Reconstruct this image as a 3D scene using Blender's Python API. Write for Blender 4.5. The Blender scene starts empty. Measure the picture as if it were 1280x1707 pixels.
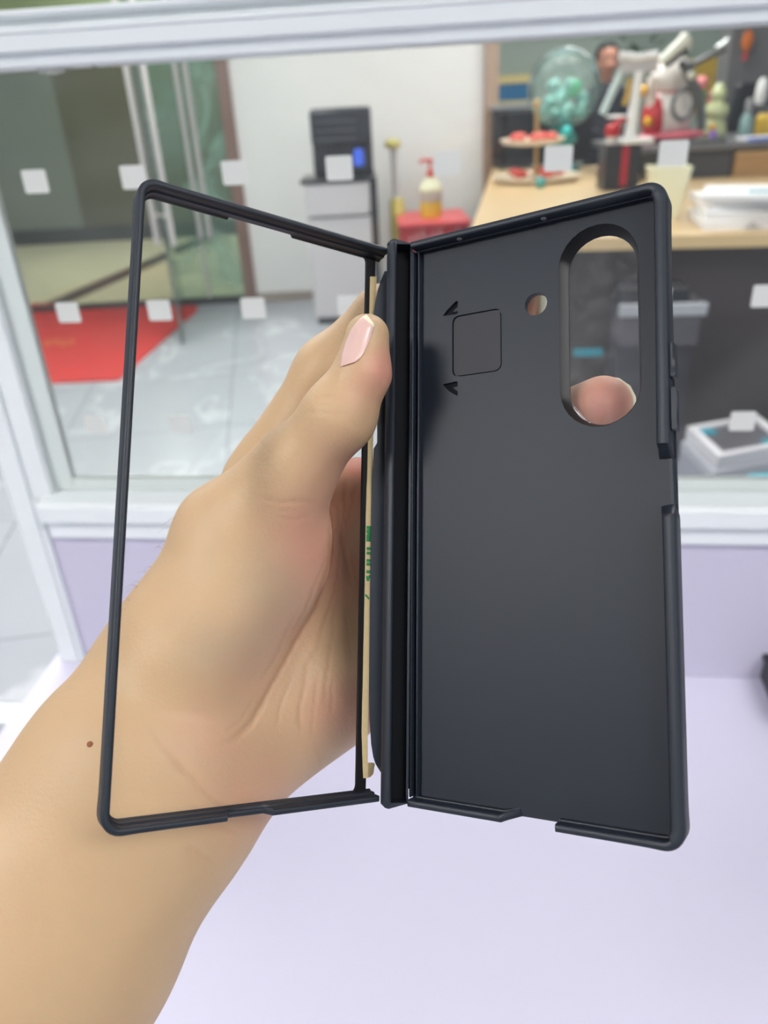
import bpy, bmesh, math, random
import numpy as np
from mathutils import Vector, Matrix, noise
random.seed(7)
S = bpy.context.scene
COL = S.collection
R = math.radians

# ------------------------------------------------------------------ camera, world, exposure
F = 1285.0                     # focal length in pixels of the 1280x1707 frame
CH = 1.40                      # camera height
PITCH, ROLL = R(28.5), R(-3.14)
fw = Vector((0, math.cos(PITCH), -math.sin(PITCH)))
up0 = Vector((0, math.sin(PITCH), math.cos(PITCH)))
rt0 = Vector((1, 0, 0))
rt = rt0*math.cos(ROLL) + up0*math.sin(ROLL)
up = -rt0*math.sin(ROLL) + up0*math.cos(ROLL)
CAM = Vector((0, 0, CH))
cam_d = bpy.data.cameras.new('camera')
cam_d.sensor_fit = 'VERTICAL'; cam_d.sensor_height = 36.0
cam_d.lens = F/1707.0*36.0
cam_d.clip_start = 0.01; cam_d.clip_end = 100
cam_d.dof.use_dof = True; cam_d.dof.focus_distance = 0.205
cam_d.dof.aperture_fstop = cam_d.lens/2.1
cam = bpy.data.objects.new('camera', cam_d); COL.objects.link(cam)
CM = Matrix(((rt.x, up.x, -fw.x, 0), (rt.y, up.y, -fw.y, 0), (rt.z, up.z, -fw.z, CH), (0, 0, 0, 1)))
cam.matrix_world = CM
S.camera = cam
S.view_settings.view_transform = 'Standard'; S.view_settings.look = 'None'
S.view_settings.gamma = 1; S.view_settings.use_curve_mapping = False
S.view_settings.exposure = 0.10
W = bpy.data.worlds.new('world'); S.world = W; W.use_nodes = True
W.node_tree.nodes['Background'].inputs[0].default_value = (0.80, 0.87, 1.0, 1)
W.node_tree.nodes['Background'].inputs[1].default_value = 0.36
LAMP = 15.0                     # strength of the ceiling panels

# ------------------------------------------------------------------ helpers
def ray(px, py): return rt*((px-640)/F) + up*((853.5-py)/F) + fw
def PY(px, py, Y):                       # the point seen at a pixel, on the vertical plane y = Y
    d = ray(px, py); return CAM + d*(Y/d.y)
def PZ(px, py, Z):                       # ... on the level plane z = Z
    d = ray(px, py); return CAM + d*((Z-CH)/d.z)
def PC(px, py, dep):                     # hand skeleton points: camera frame, metres
    return np.array([(px-640)/F*dep, (853.5-py)/F*dep, -dep])

def lin(c):
    return tuple((v/12.92 if v <= .04045 else ((v+.055)/1.055)**2.4) for v in [x/255 for x in c]) + (1,)
MATS = {}
def mat(name, rgb, rough=.5, metal=0, spec=.5, var=.06, scale=30, bump=0, bscale=200, emit=0, trans=0, coat=0, coord='Object'):
    if name in MATS: return MATS[name]
    m = bpy.data.materials.new(name); m.use_nodes = True; nt = m.node_tree; b = nt.nodes['Principled BSDF']
    c = lin(rgb)
    tc = nt.nodes.new('ShaderNodeTexCoord'); nz = nt.nodes.new('ShaderNodeTexNoise')
    nz.inputs['Scale'].default_value = scale; nz.inputs['Detail'].default_value = 3
    nt.links.new(tc.outputs[coord], nz.inputs['Vector'])
    mx = nt.nodes.new('ShaderNodeMix'); mx.data_type = 'RGBA'
    mx.inputs[6].default_value = tuple(v*(1-var) for v in c[:3])+(1,)
    mx.inputs[7].default_value = tuple(min(1, v*(1+var)) for v in c[:3])+(1,)
    nt.links.new(nz.outputs['Fac'], mx.inputs[0]); nt.links.new(mx.outputs[2], b.inputs['Base Color'])
    b.inputs['Roughness'].default_value = rough; b.inputs['Metallic'].default_value = metal
    b.inputs['Specular IOR Level'].default_value = spec
    b.inputs['Coat Weight'].default_value = coat
    if trans: b.inputs['Transmission Weight'].default_value = trans
    if emit:
        nt.links.new(mx.outputs[2], b.inputs['Emission Color']); b.inputs['Emission Strength'].default_value = emit
    if bump:
        n2 = nt.nodes.new('ShaderNodeTexNoise'); n2.inputs['Scale'].default_value = bscale
        nt.links.new(tc.outputs[coord], n2.inputs['Vector'])
        bp = nt.nodes.new('ShaderNodeBump'); bp.inputs['Strength'].default_value = bump; bp.inputs['Distance'].default_value = .001
        nt.links.new(n2.outputs['Fac'], bp.inputs['Height']); nt.links.new(bp.outputs['Normal'], b.inputs['Normal'])
    MATS[name] = m; return m

def clear_mat(name, tint=(1, 1, 1), haze=.02, haze_rgb=(200, 205, 205), ior=1.45, nscale=3, patchy=True, rough=.02):
    if name in MATS: return MATS[name]
    m = bpy.data.materials.new(name); m.use_nodes = True; nt = m.node_tree
    for n in list(nt.nodes): nt.nodes.remove(n)
    out = nt.nodes.new('ShaderNodeOutputMaterial'); tr = nt.nodes.new('ShaderNodeBsdfTransparent')
    gl = nt.nodes.new('ShaderNodeBsdfGlossy'); gl.inputs['Roughness'].default_value = rough
    di = nt.nodes.new('ShaderNodeBsdfDiffuse'); di.inputs[0].default_value = lin(haze_rgb)
    tr.inputs[0].default_value = (*tint, 1)
    fr = nt.nodes.new('ShaderNodeFresnel'); fr.inputs[0].default_value = ior
    m1 = nt.nodes.new('ShaderNodeMixShader'); m2 = nt.nodes.new('ShaderNodeMixShader')
    nt.links.new(fr.outputs[0], m1.inputs[0]); nt.links.new(tr.outputs[0], m1.inputs[1]); nt.links.new(gl.outputs[0], m1.inputs[2])
    if patchy:
        tc = nt.nodes.new('ShaderNodeTexCoord'); nz = nt.nodes.new('ShaderNodeTexNoise')
        nz.inputs['Scale'].default_value = nscale; nz.inputs['Detail'].default_value = 5; nz.inputs['Distortion'].default_value = 1.5
        nt.links.new(tc.outputs['Object'], nz.inputs['Vector'])
        mr = nt.nodes.new('ShaderNodeMapRange'); mr.inputs[1].default_value = .45; mr.inputs[2].default_value = .8
        mr.inputs[3].default_value = haze*.4; mr.inputs[4].default_value = haze*3
        nt.links.new(nz.outputs['Fac'], mr.inputs[0]); nt.links.new(mr.outputs[0], m2.inputs[0])
    else: m2.inputs[0].default_value = haze
    nt.links.new(m1.outputs[0], m2.inputs[1]); nt.links.new(di.outputs[0], m2.inputs[2]); nt.links.new(m2.outputs[0], out.inputs[0])
    MATS[name] = m; return m

def BM(): return bmesh.new()
def obj(name, bm, m, parent=None, smooth=35, M=None, bevel=0, seg=2):
    me = bpy.data.meshes.new(name); bmesh.ops.recalc_face_normals(bm, faces=bm.faces); bm.to_mesh(me); bm.free()
    if m is not None: me.materials.append(m)
    o = bpy.data.objects.new(name, me); COL.objects.link(o)
    if parent is not None: o.parent = parent
    if M is not None: o.matrix_local = M
    if smooth:
        me.polygons.foreach_set('use_smooth', [True]*len(me.polygons)); me.set_sharp_from_angle(angle=R(smooth))
    if bevel:
        b = o.modifiers.new('bevel', 'BEVEL'); b.width = bevel; b.segments = seg; b.limit_method = 'ANGLE'; b.angle_limit = R(40)
    return o
def empty(name, loc, rz=0, M=None):
    o = bpy.data.objects.new(name, None); COL.objects.link(o); o.empty_display_size = .05
    if M is not None: o.matrix_world = M
    else: o.location = loc; o.rotation_euler = (0, 0, rz)
    return o
def tag(o, label, cat, group=None, kind=None):
    o['label'] = label; o['category'] = cat
    if group: o['group'] = group
    if kind: o['kind'] = kind
    return o
def struct(name, bm, m, **k):
    o = obj(name, bm, m, **k); o['kind'] = 'structure'; return o
def box(bm, x0, x1, y0, y1, z0, z1, M=None):
    v = [bm.verts.new((x, y, z)) for z in (z0, z1) for x, y in ((x0, y0), (x1, y0), (x1, y1), (x0, y1))]
    for f in ((0, 3, 2, 1), (4, 5, 6, 7), (0, 1, 5, 4), (1, 2, 6, 5), (2, 3, 7, 6), (3, 0, 4, 7)): bm.faces.new([v[i] for i in f])
    if M is not None: bmesh.ops.transform(bm, matrix=M, verts=v)
    return v
def bx(*a, M=None):
    bm = BM(); box(bm, *a, M=M); return bm
def lathe(bm, prof, n=24, c=(0, 0, 0), sx=1, sy=1):
    rings = []
    for r, z in prof:
        rings.append([bm.verts.new((c[0]+sx*r*math.cos(2*math.pi*i/n), c[1]+sy*r*math.sin(2*math.pi*i/n), c[2]+z)) for i in range(n)])
    for a, b in zip(rings, rings[1:]):
        for i in range(n): bm.faces.new((a[i], a[(i+1) % n], b[(i+1) % n], b[i]))
    bm.faces.new(rings[0][::-1]); bm.faces.new(rings[-1])
    return bm
def tube(bm, pts, r, n=10, r2=None):
    pts = [Vector(p) for p in pts]; rings = []
    for i, p in enumerate(pts):
        t = (pts[min(i+1, len(pts)-1)]-pts[max(i-1, 0)]).normalized()
        a = t.cross(Vector((0, 0, 1)) if abs(t.z) < .9 else Vector((1, 0, 0))).normalized(); b = t.cross(a)
        rr = r if r2 is None else r+(r2-r)*i/(len(pts)-1)
        rings.append([bm.verts.new(p+(a*math.cos(2*math.pi*k/n)+b*math.sin(2*math.pi*k/n))*rr) for k in range(n)])
    for A, B in zip(rings, rings[1:]):
        for i in range(n): bm.faces.new((A[i], A[(i+1) % n], B[(i+1) % n], B[i]))
    bm.faces.new(rings[0][::-1]); bm.faces.new(rings[-1])
    return bm
def ball(bm, c, r, s=(1, 1, 1), n=16):
    M = Matrix.Translation(c) @ Matrix.Diagonal((*[r*k for k in s], 1))
    bmesh.ops.create_uvsphere(bm, u_segments=n, v_segments=n//2+2, radius=1, matrix=M); return bm
def plate(bm, outer, holes, z0, z1):
    """flat plate in xy with holes, between z0 and z1"""
    loops = [outer]+list(holes)
    for z in (z0, z1):
        es = []
        for L in loops:
            vs = [bm.verts.new((x, y, z)) for x, y in L]
            es += [bm.edges.new((vs[i], vs[(i+1) % len(vs)])) for i in range(len(vs))]
        bmesh.ops.triangle_fill(bm, use_beauty=True, use_dissolve=False, edges=es)
    for L in loops:
        a = [bm.verts.new((x, y, z0)) for x, y in L]; b = [bm.verts.new((x, y, z1)) for x, y in L]
        for i in range(len(L)): j = (i+1) % len(L); bm.faces.new((a[i], a[j], b[j], b[i]))
    bmesh.ops.remove_doubles(bm, verts=bm.verts, dist=1e-7)
    return bm
def rrect(x0, x1, y0, y1, r, n=8):
    if not isinstance(r, (list, tuple)): r = [r]*4      # order: x1y1, x0y1, x0y0, x1y0
    P = []
    for (cx, cy, a0), rr in zip(((x1, y1, 0), (x0, y1, 90), (x0, y0, 180), (x1, y0, 270)), r):
        sx = -1 if cx == x1 else 1; sy = -1 if cy == y1 else 1
        for k in range(n+1):
            a = R(a0+90*k/n); P.append((cx+sx*rr+rr*math.cos(a), cy+sy*rr+rr*math.sin(a)))
    return P
def sweep(bm, path, profs, closed=False):
    """path: list of (x,y); profs: per point list of (inward, z); left side of travel = inward"""
    n = len(path); rings = []
    for i in range(n):
        p = Vector(path[i])
        a = Vector(path[i-1]) if (i > 0 or closed) else None; b = Vector(path[(i+1) % n]) if (i < n-1 or closed) else None
        d1 = (p-a).normalized() if a is not None else None; d2 = (b-p).normalized() if b is not None else None
        if d1 is None: d1 = d2
        if d2 is None: d2 = d1
        n1 = Vector((-d1.y, d1.x)); n2 = Vector((-d2.y, d2.x)); nn = (n1+n2).normalized(); nn = nn/max(.3, nn.dot(n1))
        rings.append([bm.verts.new((p.x+nn.x*u, p.y+nn.y*u, z)) for u, z in profs[i]])
    m = len(rings[0])
    for i in range(n if closed else n-1):
        A = rings[i]; B = rings[(i+1) % n]
        for k in range(m): bm.faces.new((A[k], A[(k+1) % m], B[(k+1) % m], B[k]))
    if not closed: bm.faces.new(rings[0]); bm.faces.new(rings[-1][::-1])
    return bm
def text(name, s, size, m, parent, M, ext=.0004, align='CENTER', bold=0):
    cu = bpy.data.curves.new(name, 'FONT'); cu.body = s; cu.size = size; cu.extrude = ext; cu.align_x = align; cu.offset = bold
    o = bpy.data.objects.new(name, cu); COL.objects.link(o)
    dg = bpy.context.evaluated_depsgraph_get(); me = bpy.data.meshes.new_from_object(o.evaluated_get(dg))
    bpy.data.objects.remove(o); me.materials.clear(); me.materials.append(m)
    o = bpy.data.objects.new(name, me); COL.objects.link(o); o.parent = parent; o.matrix_local = M
    return o

# ------------------------------------------------------------------ materials
white_metal = mat('white_powder_coat', (236, 241, 242), .35, var=.02, spec=.5)
bead_mat = mat('window_bead', (214, 222, 218), .45, var=.02)
lilac = mat('lilac_laminate', (228, 224, 243), .55, var=.015, scale=8)
lilac_board = mat('lilac_board', (204, 200, 219), .6, var=.02, scale=6)
frost = clear_mat('frosted_film', haze=.84, haze_rgb=(232, 234, 229), patchy=False)
pane_mat = clear_mat('partition_glass', tint=(.97, .985, .975), haze=.03, haze_rgb=(225, 228, 228), nscale=4)
steel = mat('brushed_steel', (218, 213, 211), .35, metal=.35, var=.1, scale=60)
black_plastic = mat('black_plastic', (34, 37, 42), .3)
case_mat = mat('soft_touch_black', (28, 35, 46), .48, var=.03, scale=900, bump=.05, bscale=9000)
case_in = mat('case_inner_black', (20, 28, 40), .5, spec=.42, var=.03, scale=900)
case_shade = mat('case_painted_shade', (8, 10, 17), .7, spec=.2, var=.05, scale=900)  # near-black colour standing in for shade inside the hinge channel and slots
case_gloss = mat('case_ring_black', (9, 10, 14), .5, spec=.3, var=.05, scale=900)
pad_mat = mat('adhesive_pad', (44, 44, 50), .6, var=.05, scale=1500)
kraft = mat('kraft_backing_paper', (203, 181, 137), .7, var=.10, scale=700)
green_ink = mat('green_ink', (40, 130, 70), .6)
wood = mat('maple_laminate', (206, 178, 134), .4, var=.06, scale=3)
wood2 = mat('oak_cabinet', (186, 146, 96), .5, var=.08, scale=5)
desk_front = mat('dark_brown_board', (58, 50, 51), .5, var=.05, scale=4)
dark_grey = mat('dark_grey_board', (72, 72, 76), .4, var=.05)
green_wall = mat('grey_green_paint', (158, 172, 160), .7, var=.03, scale=2)
white_pl = mat('white_plastic', (235, 236, 236), .35)
paper = mat('white_card', (240, 240, 242), .6, var=.02)
teal = mat('teal_glaze', (52, 160, 158), .2, var=.25, scale=18, coat=.5)
tealp = mat('teal_print', (30, 140, 160), .5)
red = mat('red_plastic', (196, 40, 48), .35, var=.08)
gold = mat('gold', (236, 178, 50), .25, metal=.6)
cream = mat('cream_ceramic', (222, 220, 190), .4, var=.03)

# ------------------------------------------------------------------ the room
def floor_mat():
    m = mat('grey_marble_tile', (176, 181, 188), .22, var=.10, scale=1.6, spec=.5); nt = m.node_tree; b = nt.nodes['Principled BSDF']
    src = b.inputs['Base Color'].links[0].from_socket
    tc = nt.nodes.new('ShaderNodeTexCoord'); w = nt.nodes.new('ShaderNodeTexNoise'); w.inputs['Scale'].default_value = .8
    w.inputs['Detail'].default_value = 6; w.inputs['Distortion'].default_value = 2.2
    nt.links.new(tc.outputs['Object'], w.inputs['Vector'])
    sb = nt.nodes.new('ShaderNodeMath'); sb.operation = 'SUBTRACT'; sb.inputs[1].default_value = .5; nt.links.new(w.outputs['Fac'], sb.inputs[0])
    ab = nt.nodes.new('ShaderNodeMath'); ab.operation = 'ABSOLUTE'; nt.links.new(sb.outputs[0], ab.inputs[0])
    mr = nt.nodes.new('ShaderNodeMapRange'); mr.inputs[1].default_value = 0; mr.inputs[2].default_value = .022; mr.inputs[3].default_value = .5; mr.inputs[4].default_value = 0
    nt.links.new(ab.outputs[0], mr.inputs[0])
    mx = nt.nodes.new('ShaderNodeMix'); mx.data_type = 'RGBA'; mx.inputs[7].default_value = lin((226, 230, 235))
    nt.links.new(mr.outputs[0], mx.inputs[0]); nt.links.new(src, mx.inputs[6])
    br = nt.nodes.new('ShaderNodeTexBrick'); br.offset = 0; br.inputs['Scale'].default_value = 1
    br.inputs['Brick Width'].default_value = .8; br.inputs['Row Height'].default_value = .8; br.inputs['Mortar Size'].default_value = .004
    br.inputs['Color1'].default_value = (1, 1, 1, 1); br.inputs['Color2'].default_value = (.93, .93, .93, 1); br.inputs['Mortar'].default_value = (.55, .55, .56, 1)
    mp = nt.nodes.new('ShaderNodeMapping'); mp.inputs['Rotation'].default_value = (0, 0, R(-7)); mp.inputs['Location'].default_value = (.3, .37, 0)
    nt.links.new(tc.outputs['Object'], mp.inputs[0]); nt.links.new(mp.outputs[0], br.inputs['Vector'])
    m3 = nt.nodes.new('ShaderNodeMix'); m3.data_type = 'RGBA'; m3.blend_type = 'MULTIPLY'; m3.inputs[0].default_value = 1
    nt.links.new(mx.outputs[2], m3.inputs[6]); nt.links.new(br.outputs['Color'], m3.inputs[7])
    nt.links.new(m3.outputs[2], b.inputs['Base Color']); return m
struct('floor', bx(-6, 6, -4, 6.2, -.1, 0), floor_mat())
struct('trim_1', bx(-6, -.2, 6.2, 12, -.1, 0), mat('beige_stone', (222, 212, 182), .3, var=.06, scale=2))
p1, p2 = PZ(130, 490, .002), PZ(290, 420, .002)
bm = BM(); L = (p2-p1).normalized(); nrm = Vector((-L.y, L.x, 0))*.11
v = [bm.verts.new((q.x, q.y, z)) for z in (.0, .004) for q in (p1-L*.6-nrm, p2+L*3-nrm, p2+L*3+nrm, p1-L*.6+nrm)]
for f in ((0, 3, 2, 1), (4, 5, 6, 7), (0, 1, 5, 4), (1, 2, 6, 5), (2, 3, 7, 6), (3, 0, 4, 7)): bm.faces.new([v[i] for i in f])
struct('trim_2', bm, mat('dark_stone_band', (62, 58, 52), .3))
struct('ceiling', bx(-6, 6, -24, 12, 2.75, 2.85), mat('ceiling_paint', (235, 236, 236), .8, var=.01))
wall_white = mat('glossy_white_panel', (232, 233, 230), .12, var=.01, coat=.4)
struct('wall_back', bx(-.90, .86, 6.15, 6.25, 0, 2.75), wall_white)
struct('baseboard_back', bx(-.90, .86, 6.135, 6.149, 0, .07), mat('taupe_base', (150, 138, 128), .4))
struct('trim_3', bx(-.985, -.90, 6.10, 6.26, 0, 2.75), mat('brown_jamb', (128, 100, 88), .45, var=.1))
struct('trim_4', bx(.86, .95, 6.05, 6.26, 0, 2.75), mat('tan_jamb', (168, 142, 122), .45, var=.1))
struct('wall_right', bx(.95, 6, 8.6, 8.7, 0, 2.75), green_wall)
xb = PY(112, 250, 9.8).x
struct('wall_far_left', bx(-8, xb, 9.8, 9.9, 0, 2.15), mat('slate_wall', (122, 128, 118), .35, var=.12, scale=1.2))
struct('wall_far_right', bx(xb, -.2, 9.8, 9.9, 0, 2.15), mat('olive_wall', (90, 86, 56), .3, var=.3, scale=.9))
struct('trim_5', bx(-8, -.2, 9.75, 9.86, 2.15, 2.75), mat('pale_green_transom', (176, 190, 150), .4, var=.2, scale=1.5))
struct('baseboard_far', bx(-8, -.2, 9.74, 9.795, 0, .16), mat('black_base', (40, 42, 38), .4))
# glass front of the lobby: fixed pane, open leaf, sea-green pane
struct('window_1', bx(-5.5, -1.52, 6.19, 6.2, 0, 2.75), clear_mat('smoked_glass', tint=(.86, .90, .86), haze=.04, haze_rgb=(160, 175, 165), nscale=.8))
struct('window_2', bx(-1.50, -.985, 6.19, 6.2, 0.03, 2.75), clear_mat('sea_green_glass', tint=(.80, .90, .85), haze=.35, haze_rgb=(170, 208, 190), nscale=1.5))
struct('trim_6', bx(-5.5, -.985, 6.17, 6.22, 0, .05), mat('dark_threshold', (60, 62, 62), .4))
dr = empty('door_1', (-1.27, 5.06, 0)); dr['kind'] = 'structure'
dm = Matrix.Rotation(math.atan2(1.12, -.22), 4, 'Z')
obj('door_leaf', bx(0, 1.14, -.006, .006, .01, 2.5, M=dm), clear_mat('leaf_glass', tint=(.86, .95, .91), haze=.10, haze_rgb=(190, 215, 205), nscale=1), dr)
obj('edge_strip', bx(-.008, .008, -.008, .008, .01, 2.5, M=dm), mat('edge_dark', (90, 98, 94), .4), dr)
for dx, dy in ((0.0, -.045), (.06, .05)):
    b = BM(); q = dm @ Vector((dx+.03, dy, 0)); tube(b, [(q.x, q.y, .62), (q.x, q.y, 2.3)], .019, 12)
    for zz in (.8, 2.1): tube(b, [(q.x, q.y, zz), tuple((dm @ Vector((dx+.03, 0, zz))))], .010, 8)
    obj('door_handle', b, steel, dr)
dr2 = empty('door_2', (-1.27, 6.15, 0)); dr2['kind'] = 'structure'
for dx in (0, .07):
    obj('door_handle', tube(BM(), [(dx, 0, .50), (dx, 0, 2.3)], .019, 12), steel, dr2)
obj('door_frame', bx(-.02, .0, .03, .06, 0, 2.7), steel, dr2)
# ceiling light panels
lamp_em = bpy.data.materials.new('lamp_diffuser'); lamp_em.use_nodes = True
b_ = lamp_em.node_tree.nodes['Principled BSDF']; b_.inputs['Emission Color'].default_value = (1, .985, .96, 1); b_.inputs['Emission Strength'].default_value = LAMP
b_.inputs['Base Color'].default_value = (.9, .9, .9, 1)
lamp_br = lamp_em.copy(); lamp_br.name = 'lamp_diffuser_near'; lamp_br.node_tree.nodes['Principled BSDF'].inputs['Emission Strength'].default_value = LAMP*2.3
lamps = [(-1.95, -.97), (.95, -1.0), (-.9, 2.3), (1.3, 2.0), (-1.0, 4.6), (1.2, 5.0), (-2.8, 3.6), (-3.0, 7.4), (-2.0, 8.8), (2.2, 6.9), (.1, -9), (.4, -15), (1.0, -20)]  # second panel is added fill; some rear and lobby panels are added for brightness
for i, (x, y) in enumerate(lamps):
    t = empty('ceiling_light', (x, y, 2.70)); w = .9 if y < -5 else .42 if i == 0 else .60 if i == 1 else .62; h = .34 if i == 0 else .3
    tag(t, 'flat white rectangular ceiling light panel out of view above the room', 'ceiling light', 'ceiling light panels')
    obj('frame', plate(BM(), [(-w-.02, -h-.02), (w+.02, -h-.02), (w+.02, h+.02), (-w-.02, h+.02)], [[(-w, -h), (w, -h), (w, h), (-w, h)]], 0, .05), white_metal, t)
    obj('diffuser', bx(-w, w, -h, h, .012, .03), lamp_br if i == 0 else lamp_em, t)

# red mat on the floor
bm = BM(); pts = [PZ(80, 640, 0), PZ(198, 635, 0), PZ(326, 521, 0), PZ(330, 512, 0), PZ(40, 508, 0), PZ(-40, 560, 0), PZ(-30, 645, 0)]
o_ = pts[1].copy(); plate(bm, [(p.x-o_.x, p.y-o_.y) for p in pts], [], .001, .012)
rug = obj('floor_mat', bm, mat('red_mat', (200, 54, 50), .85, var=.12, scale=3, bump=.2)); rug.location = (o_.x, o_.y, 0)
tag(rug, 'red entrance mat lying on the grey tiled floor by the glass doors', 'mat')
for k, (px, py) in enumerate(((86, 570), (112, 571))):
    q = PZ(px, py, .013) - Vector((o_.x, o_.y, 0)); b = BM()
    sweep(b, [(q.x+.045*math.cos(a*.628), q.y+.07*math.sin(a*.628)) for a in range(10)], [[(0, .0122), (.012, .0122), (.012, .014), (0, .014)]]*10, closed=True)
    obj('printed_mark', b, mat('gold_print', (216, 140, 60), .7), rug)

# ------------------------------------------------------------------ glass partition and table (own frame: X along, Y away, Z up)
YAW = R(-7.34)
PM = Matrix.Translation((-.3029, .78, 0)) @ Matrix.Rotation(YAW, 4, 'Z')
gp = empty('glass_partition', None, M=PM @ Matrix.Translation((0, 0, .79)))
tag(gp, 'white framed glass desk partition with frosted squares and a lilac lower board', 'partition')
def gobj(name, bm, m, parent=gp, **k):
    o = obj(name, bm, m, parent, **k); return o
Z0 = .79; XR = 1.5
def gb(x0, x1, y0, y1, z0, z1): return bx(x0, x1, y0, y1, z0-Z0, z1-Z0)
def rail(prof, x0, x1):          # extrude a (y,z) profile along X
    bm = BM(); a = [bm.verts.new((x0, y, z-Z0)) for y, z in prof]; b = [bm.verts.new((x1, y, z-Z0)) for y, z in prof]
    for i in range(len(prof)): j = (i+1) % len(prof); bm.faces.new((a[i], a[j], b[j], b[i]))
    bm.faces.new(a); bm.faces.new(b[::-1]); return bm
gobj('top_rail', rail([(-.004, 1.432), (-.010, 1.434), (-.012, 1.444), (-.018, 1.445), (-.019, 1.457), (-.021, 1.458), (-.021, 1.461), (-.013, 1.463), (-.013, 1.468), (-.022, 1.470), (-.022, 1.474), (.022, 1.474), (.022, 1.432)], -.112, XR), white_metal, smooth=30, bevel=.0006)
gobj('sill_rail', rail([(.02, 1.028), (-.003, 1.028), (-.003, 1.0245), (-.030, 1.022), (-.034, 1.018), (-.034, .999), (-.022, .996), (-.022, .973), (.02, .973)], -.075, XR), white_metal, bevel=.0010)
gobj('glazing_bead', rail([(.004, 1.028), (-.006, 1.028), (-.004, 1.040), (.004, 1.040)], -.052, XR), bead_mat)
bm = BM()
box(bm, -.112, -.088, -.020, .022, 0, 1.432-Z0); box(bm, -.088, -.064, -.016, .022, 1.0-Z0+.02, 1.432-Z0); box(bm, -.088, -.082, -.018, .022, 0, 1.0-Z0+.02)
gobj('post', bm, white_metal, bevel=.0015)
gobj('glazing_bead', gb(-.0625, -.041, -.006, .004, 1.028, 1.433), bead_mat, bevel=.001)
gobj('lower_board', gb(-.082, XR, -.012, .012, .7905, .973), lilac_board)
pane = gobj('glass_pane', gb(-.042, XR, -.002, .002, 1.039, 1.434), pane_mat)
for i in range(9):
    for j in range(3):
        cx = .0946*i-.001*(j == 0); cz = 1.3437-.1206*j
        if i >= 5 and j and i < 6: pass
        b = plate(BM(), rrect(cx-.0118, cx+.0118, 0, .020, .002, 4), [], 0, .0003)
        bmesh.ops.transform(b, matrix=Matrix.Translation((0, -.0022, cz-.010-Z0)) @ Matrix.Rotation(R(90), 4, 'X'), verts=b.verts)
        obj('frosted_square', b, frost, pane)
# dried glue smear hanging from the top rail
b = BM(); q = PM.inverted() @ (CAM + ray(185, 108)*1.0); 
random.seed(3)
for k in range(9): ball(b, (.030+.006*k, -.004, 1.4345-Z0-.001-.003*math.sin(k*.7+.4)), .0045, (1.0, .25, .8), 10)
obj('glue_smear', b, clear_mat('dried_glue', haze=.30, haze_rgb=(235, 235, 230), patchy=False), gp)

tb = empty('desk', None, M=PM @ Matrix.Translation((0, 0, .79)))
tag(tb, 'lilac white desk under the held phone case, partition standing on its back edge', 'desk')
xl = -.125
tbm = plate(BM(), [(xl, .03), (xl, -.75), (1.2, -.75), (1.2, .03)], [], -.026, -.0005)
obj('desktop', tbm, lilac, tb, bevel=.001)
for lx in (xl+.05, 1.12):
    for ly in (-.70, -.02): obj('leg', bx(lx, lx+.05, ly-.025, ly+.025, -.79, -.027), white_metal, tb)
obj('cross_beam', bx(xl+.05, 1.15, -.05, -.02, -.11, -.028), white_metal, tb)
# low white trolley left of the desk
tq = PZ(20, 1172, .45)
tr = empty('trolley', (tq.x, tq.y, 0), YAW); tag(tr, 'low black trolley with a white metal rim beside the left edge of the desk', 'trolley')
obj('rim', bx(-.5, .10, -.05, .0, .42, .45), white_metal, tr, bevel=.004)
obj('rim', bx(-.5, .10, -.06, -.0, .375, .40), steel, tr, bevel=.004)
obj('body', bx(-.5, .08, -.45, -.052, .10, .37), black_plastic, tr, bevel=.01)
for lx in (-.45, .03):
    for ly in (-.40, -.1): b = lathe(BM(), [(.02, 0), (.04, .01), (.04, .08), (.02, .0995)], 14, (lx, ly, 0)); obj('wheel', b, dark_grey, tr)
# black box at the right edge of the table
bq = PM.inverted() @ PZ(1272, 1160, .79)
bb = empty('black_box', None, M=PM @ Matrix.Translation((bq.x, bq.y, .79)) @ Matrix.Rotation(R(-3), 4, 'Z'))
tag(bb, 'black plastic box standing on the desk at the right picture edge', 'box')
obj('body', bx(0.004, .15, -.06, .075, .0, .028), black_plastic, bb, bevel=.002); obj('lid', bx(0.001, .153, -.063, .078, .0285, .036), black_plastic, bb, bevel=.001)

# ------------------------------------------------------------------ phone case
MM = .001
def pose(Rm, T):               # camera-frame pose (right, up, depth) -> matrix, mirrored to a right-handed frame
    D = np.diag([1, 1, -1.]); A = D @ np.array(Rm) @ D; t = D @ np.array(T)
    M = Matrix([[*A[0], t[0]], [*A[1], t[1]], [*A[2], t[2]], [0, 0, 0, 1]]); 
    q = M.to_quaternion().to_matrix().to_4x4(); q.translation = M.translation; return CM @ q
ML = pose([[.8589, .0157, -.5119], [-.0771, .9921, -.0989], [.5063, .1244, .8533]], [-.0017126, .000126, .216921])
MR = pose([[.8633, .0089, .5046], [.042, .9951, -.0895], [-.5029, .0984, .8587]], [.0071027, -.00052, .2141923])
yS = (Vector((.0118, .9937, .1114))).normalized()
def mpose_spine():
    y = np.array([.0118, .9937, .1114]); y /= np.linalg.norm(y); x = np.array([1, -.012, 0.]); x -= y*(x@y); x /= np.linalg.norm(x); z = np.cross(x, y)
    return pose(np.array([x, y, z]).T, [0.0, -.0002, .2150])
MS = mpose_spine()
case = empty('phone_case', None, M=MS)
tag(case, 'open matte black folding phone case held up in the left hand', 'phone case')
IS = MS.inverted(); 
def cobj(name, bm, m, frame, parent=case, smooth=35, bevel=0, seg=2):
    bmesh.ops.scale(bm, vec=(MM, MM, MM), verts=bm.verts)
    pm = IS @ frame if parent is case else Matrix.Identity(4)
    return obj(name, bm, m, parent, smooth=smooth, M=pm, bevel=bevel*MM, seg=seg)
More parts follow.
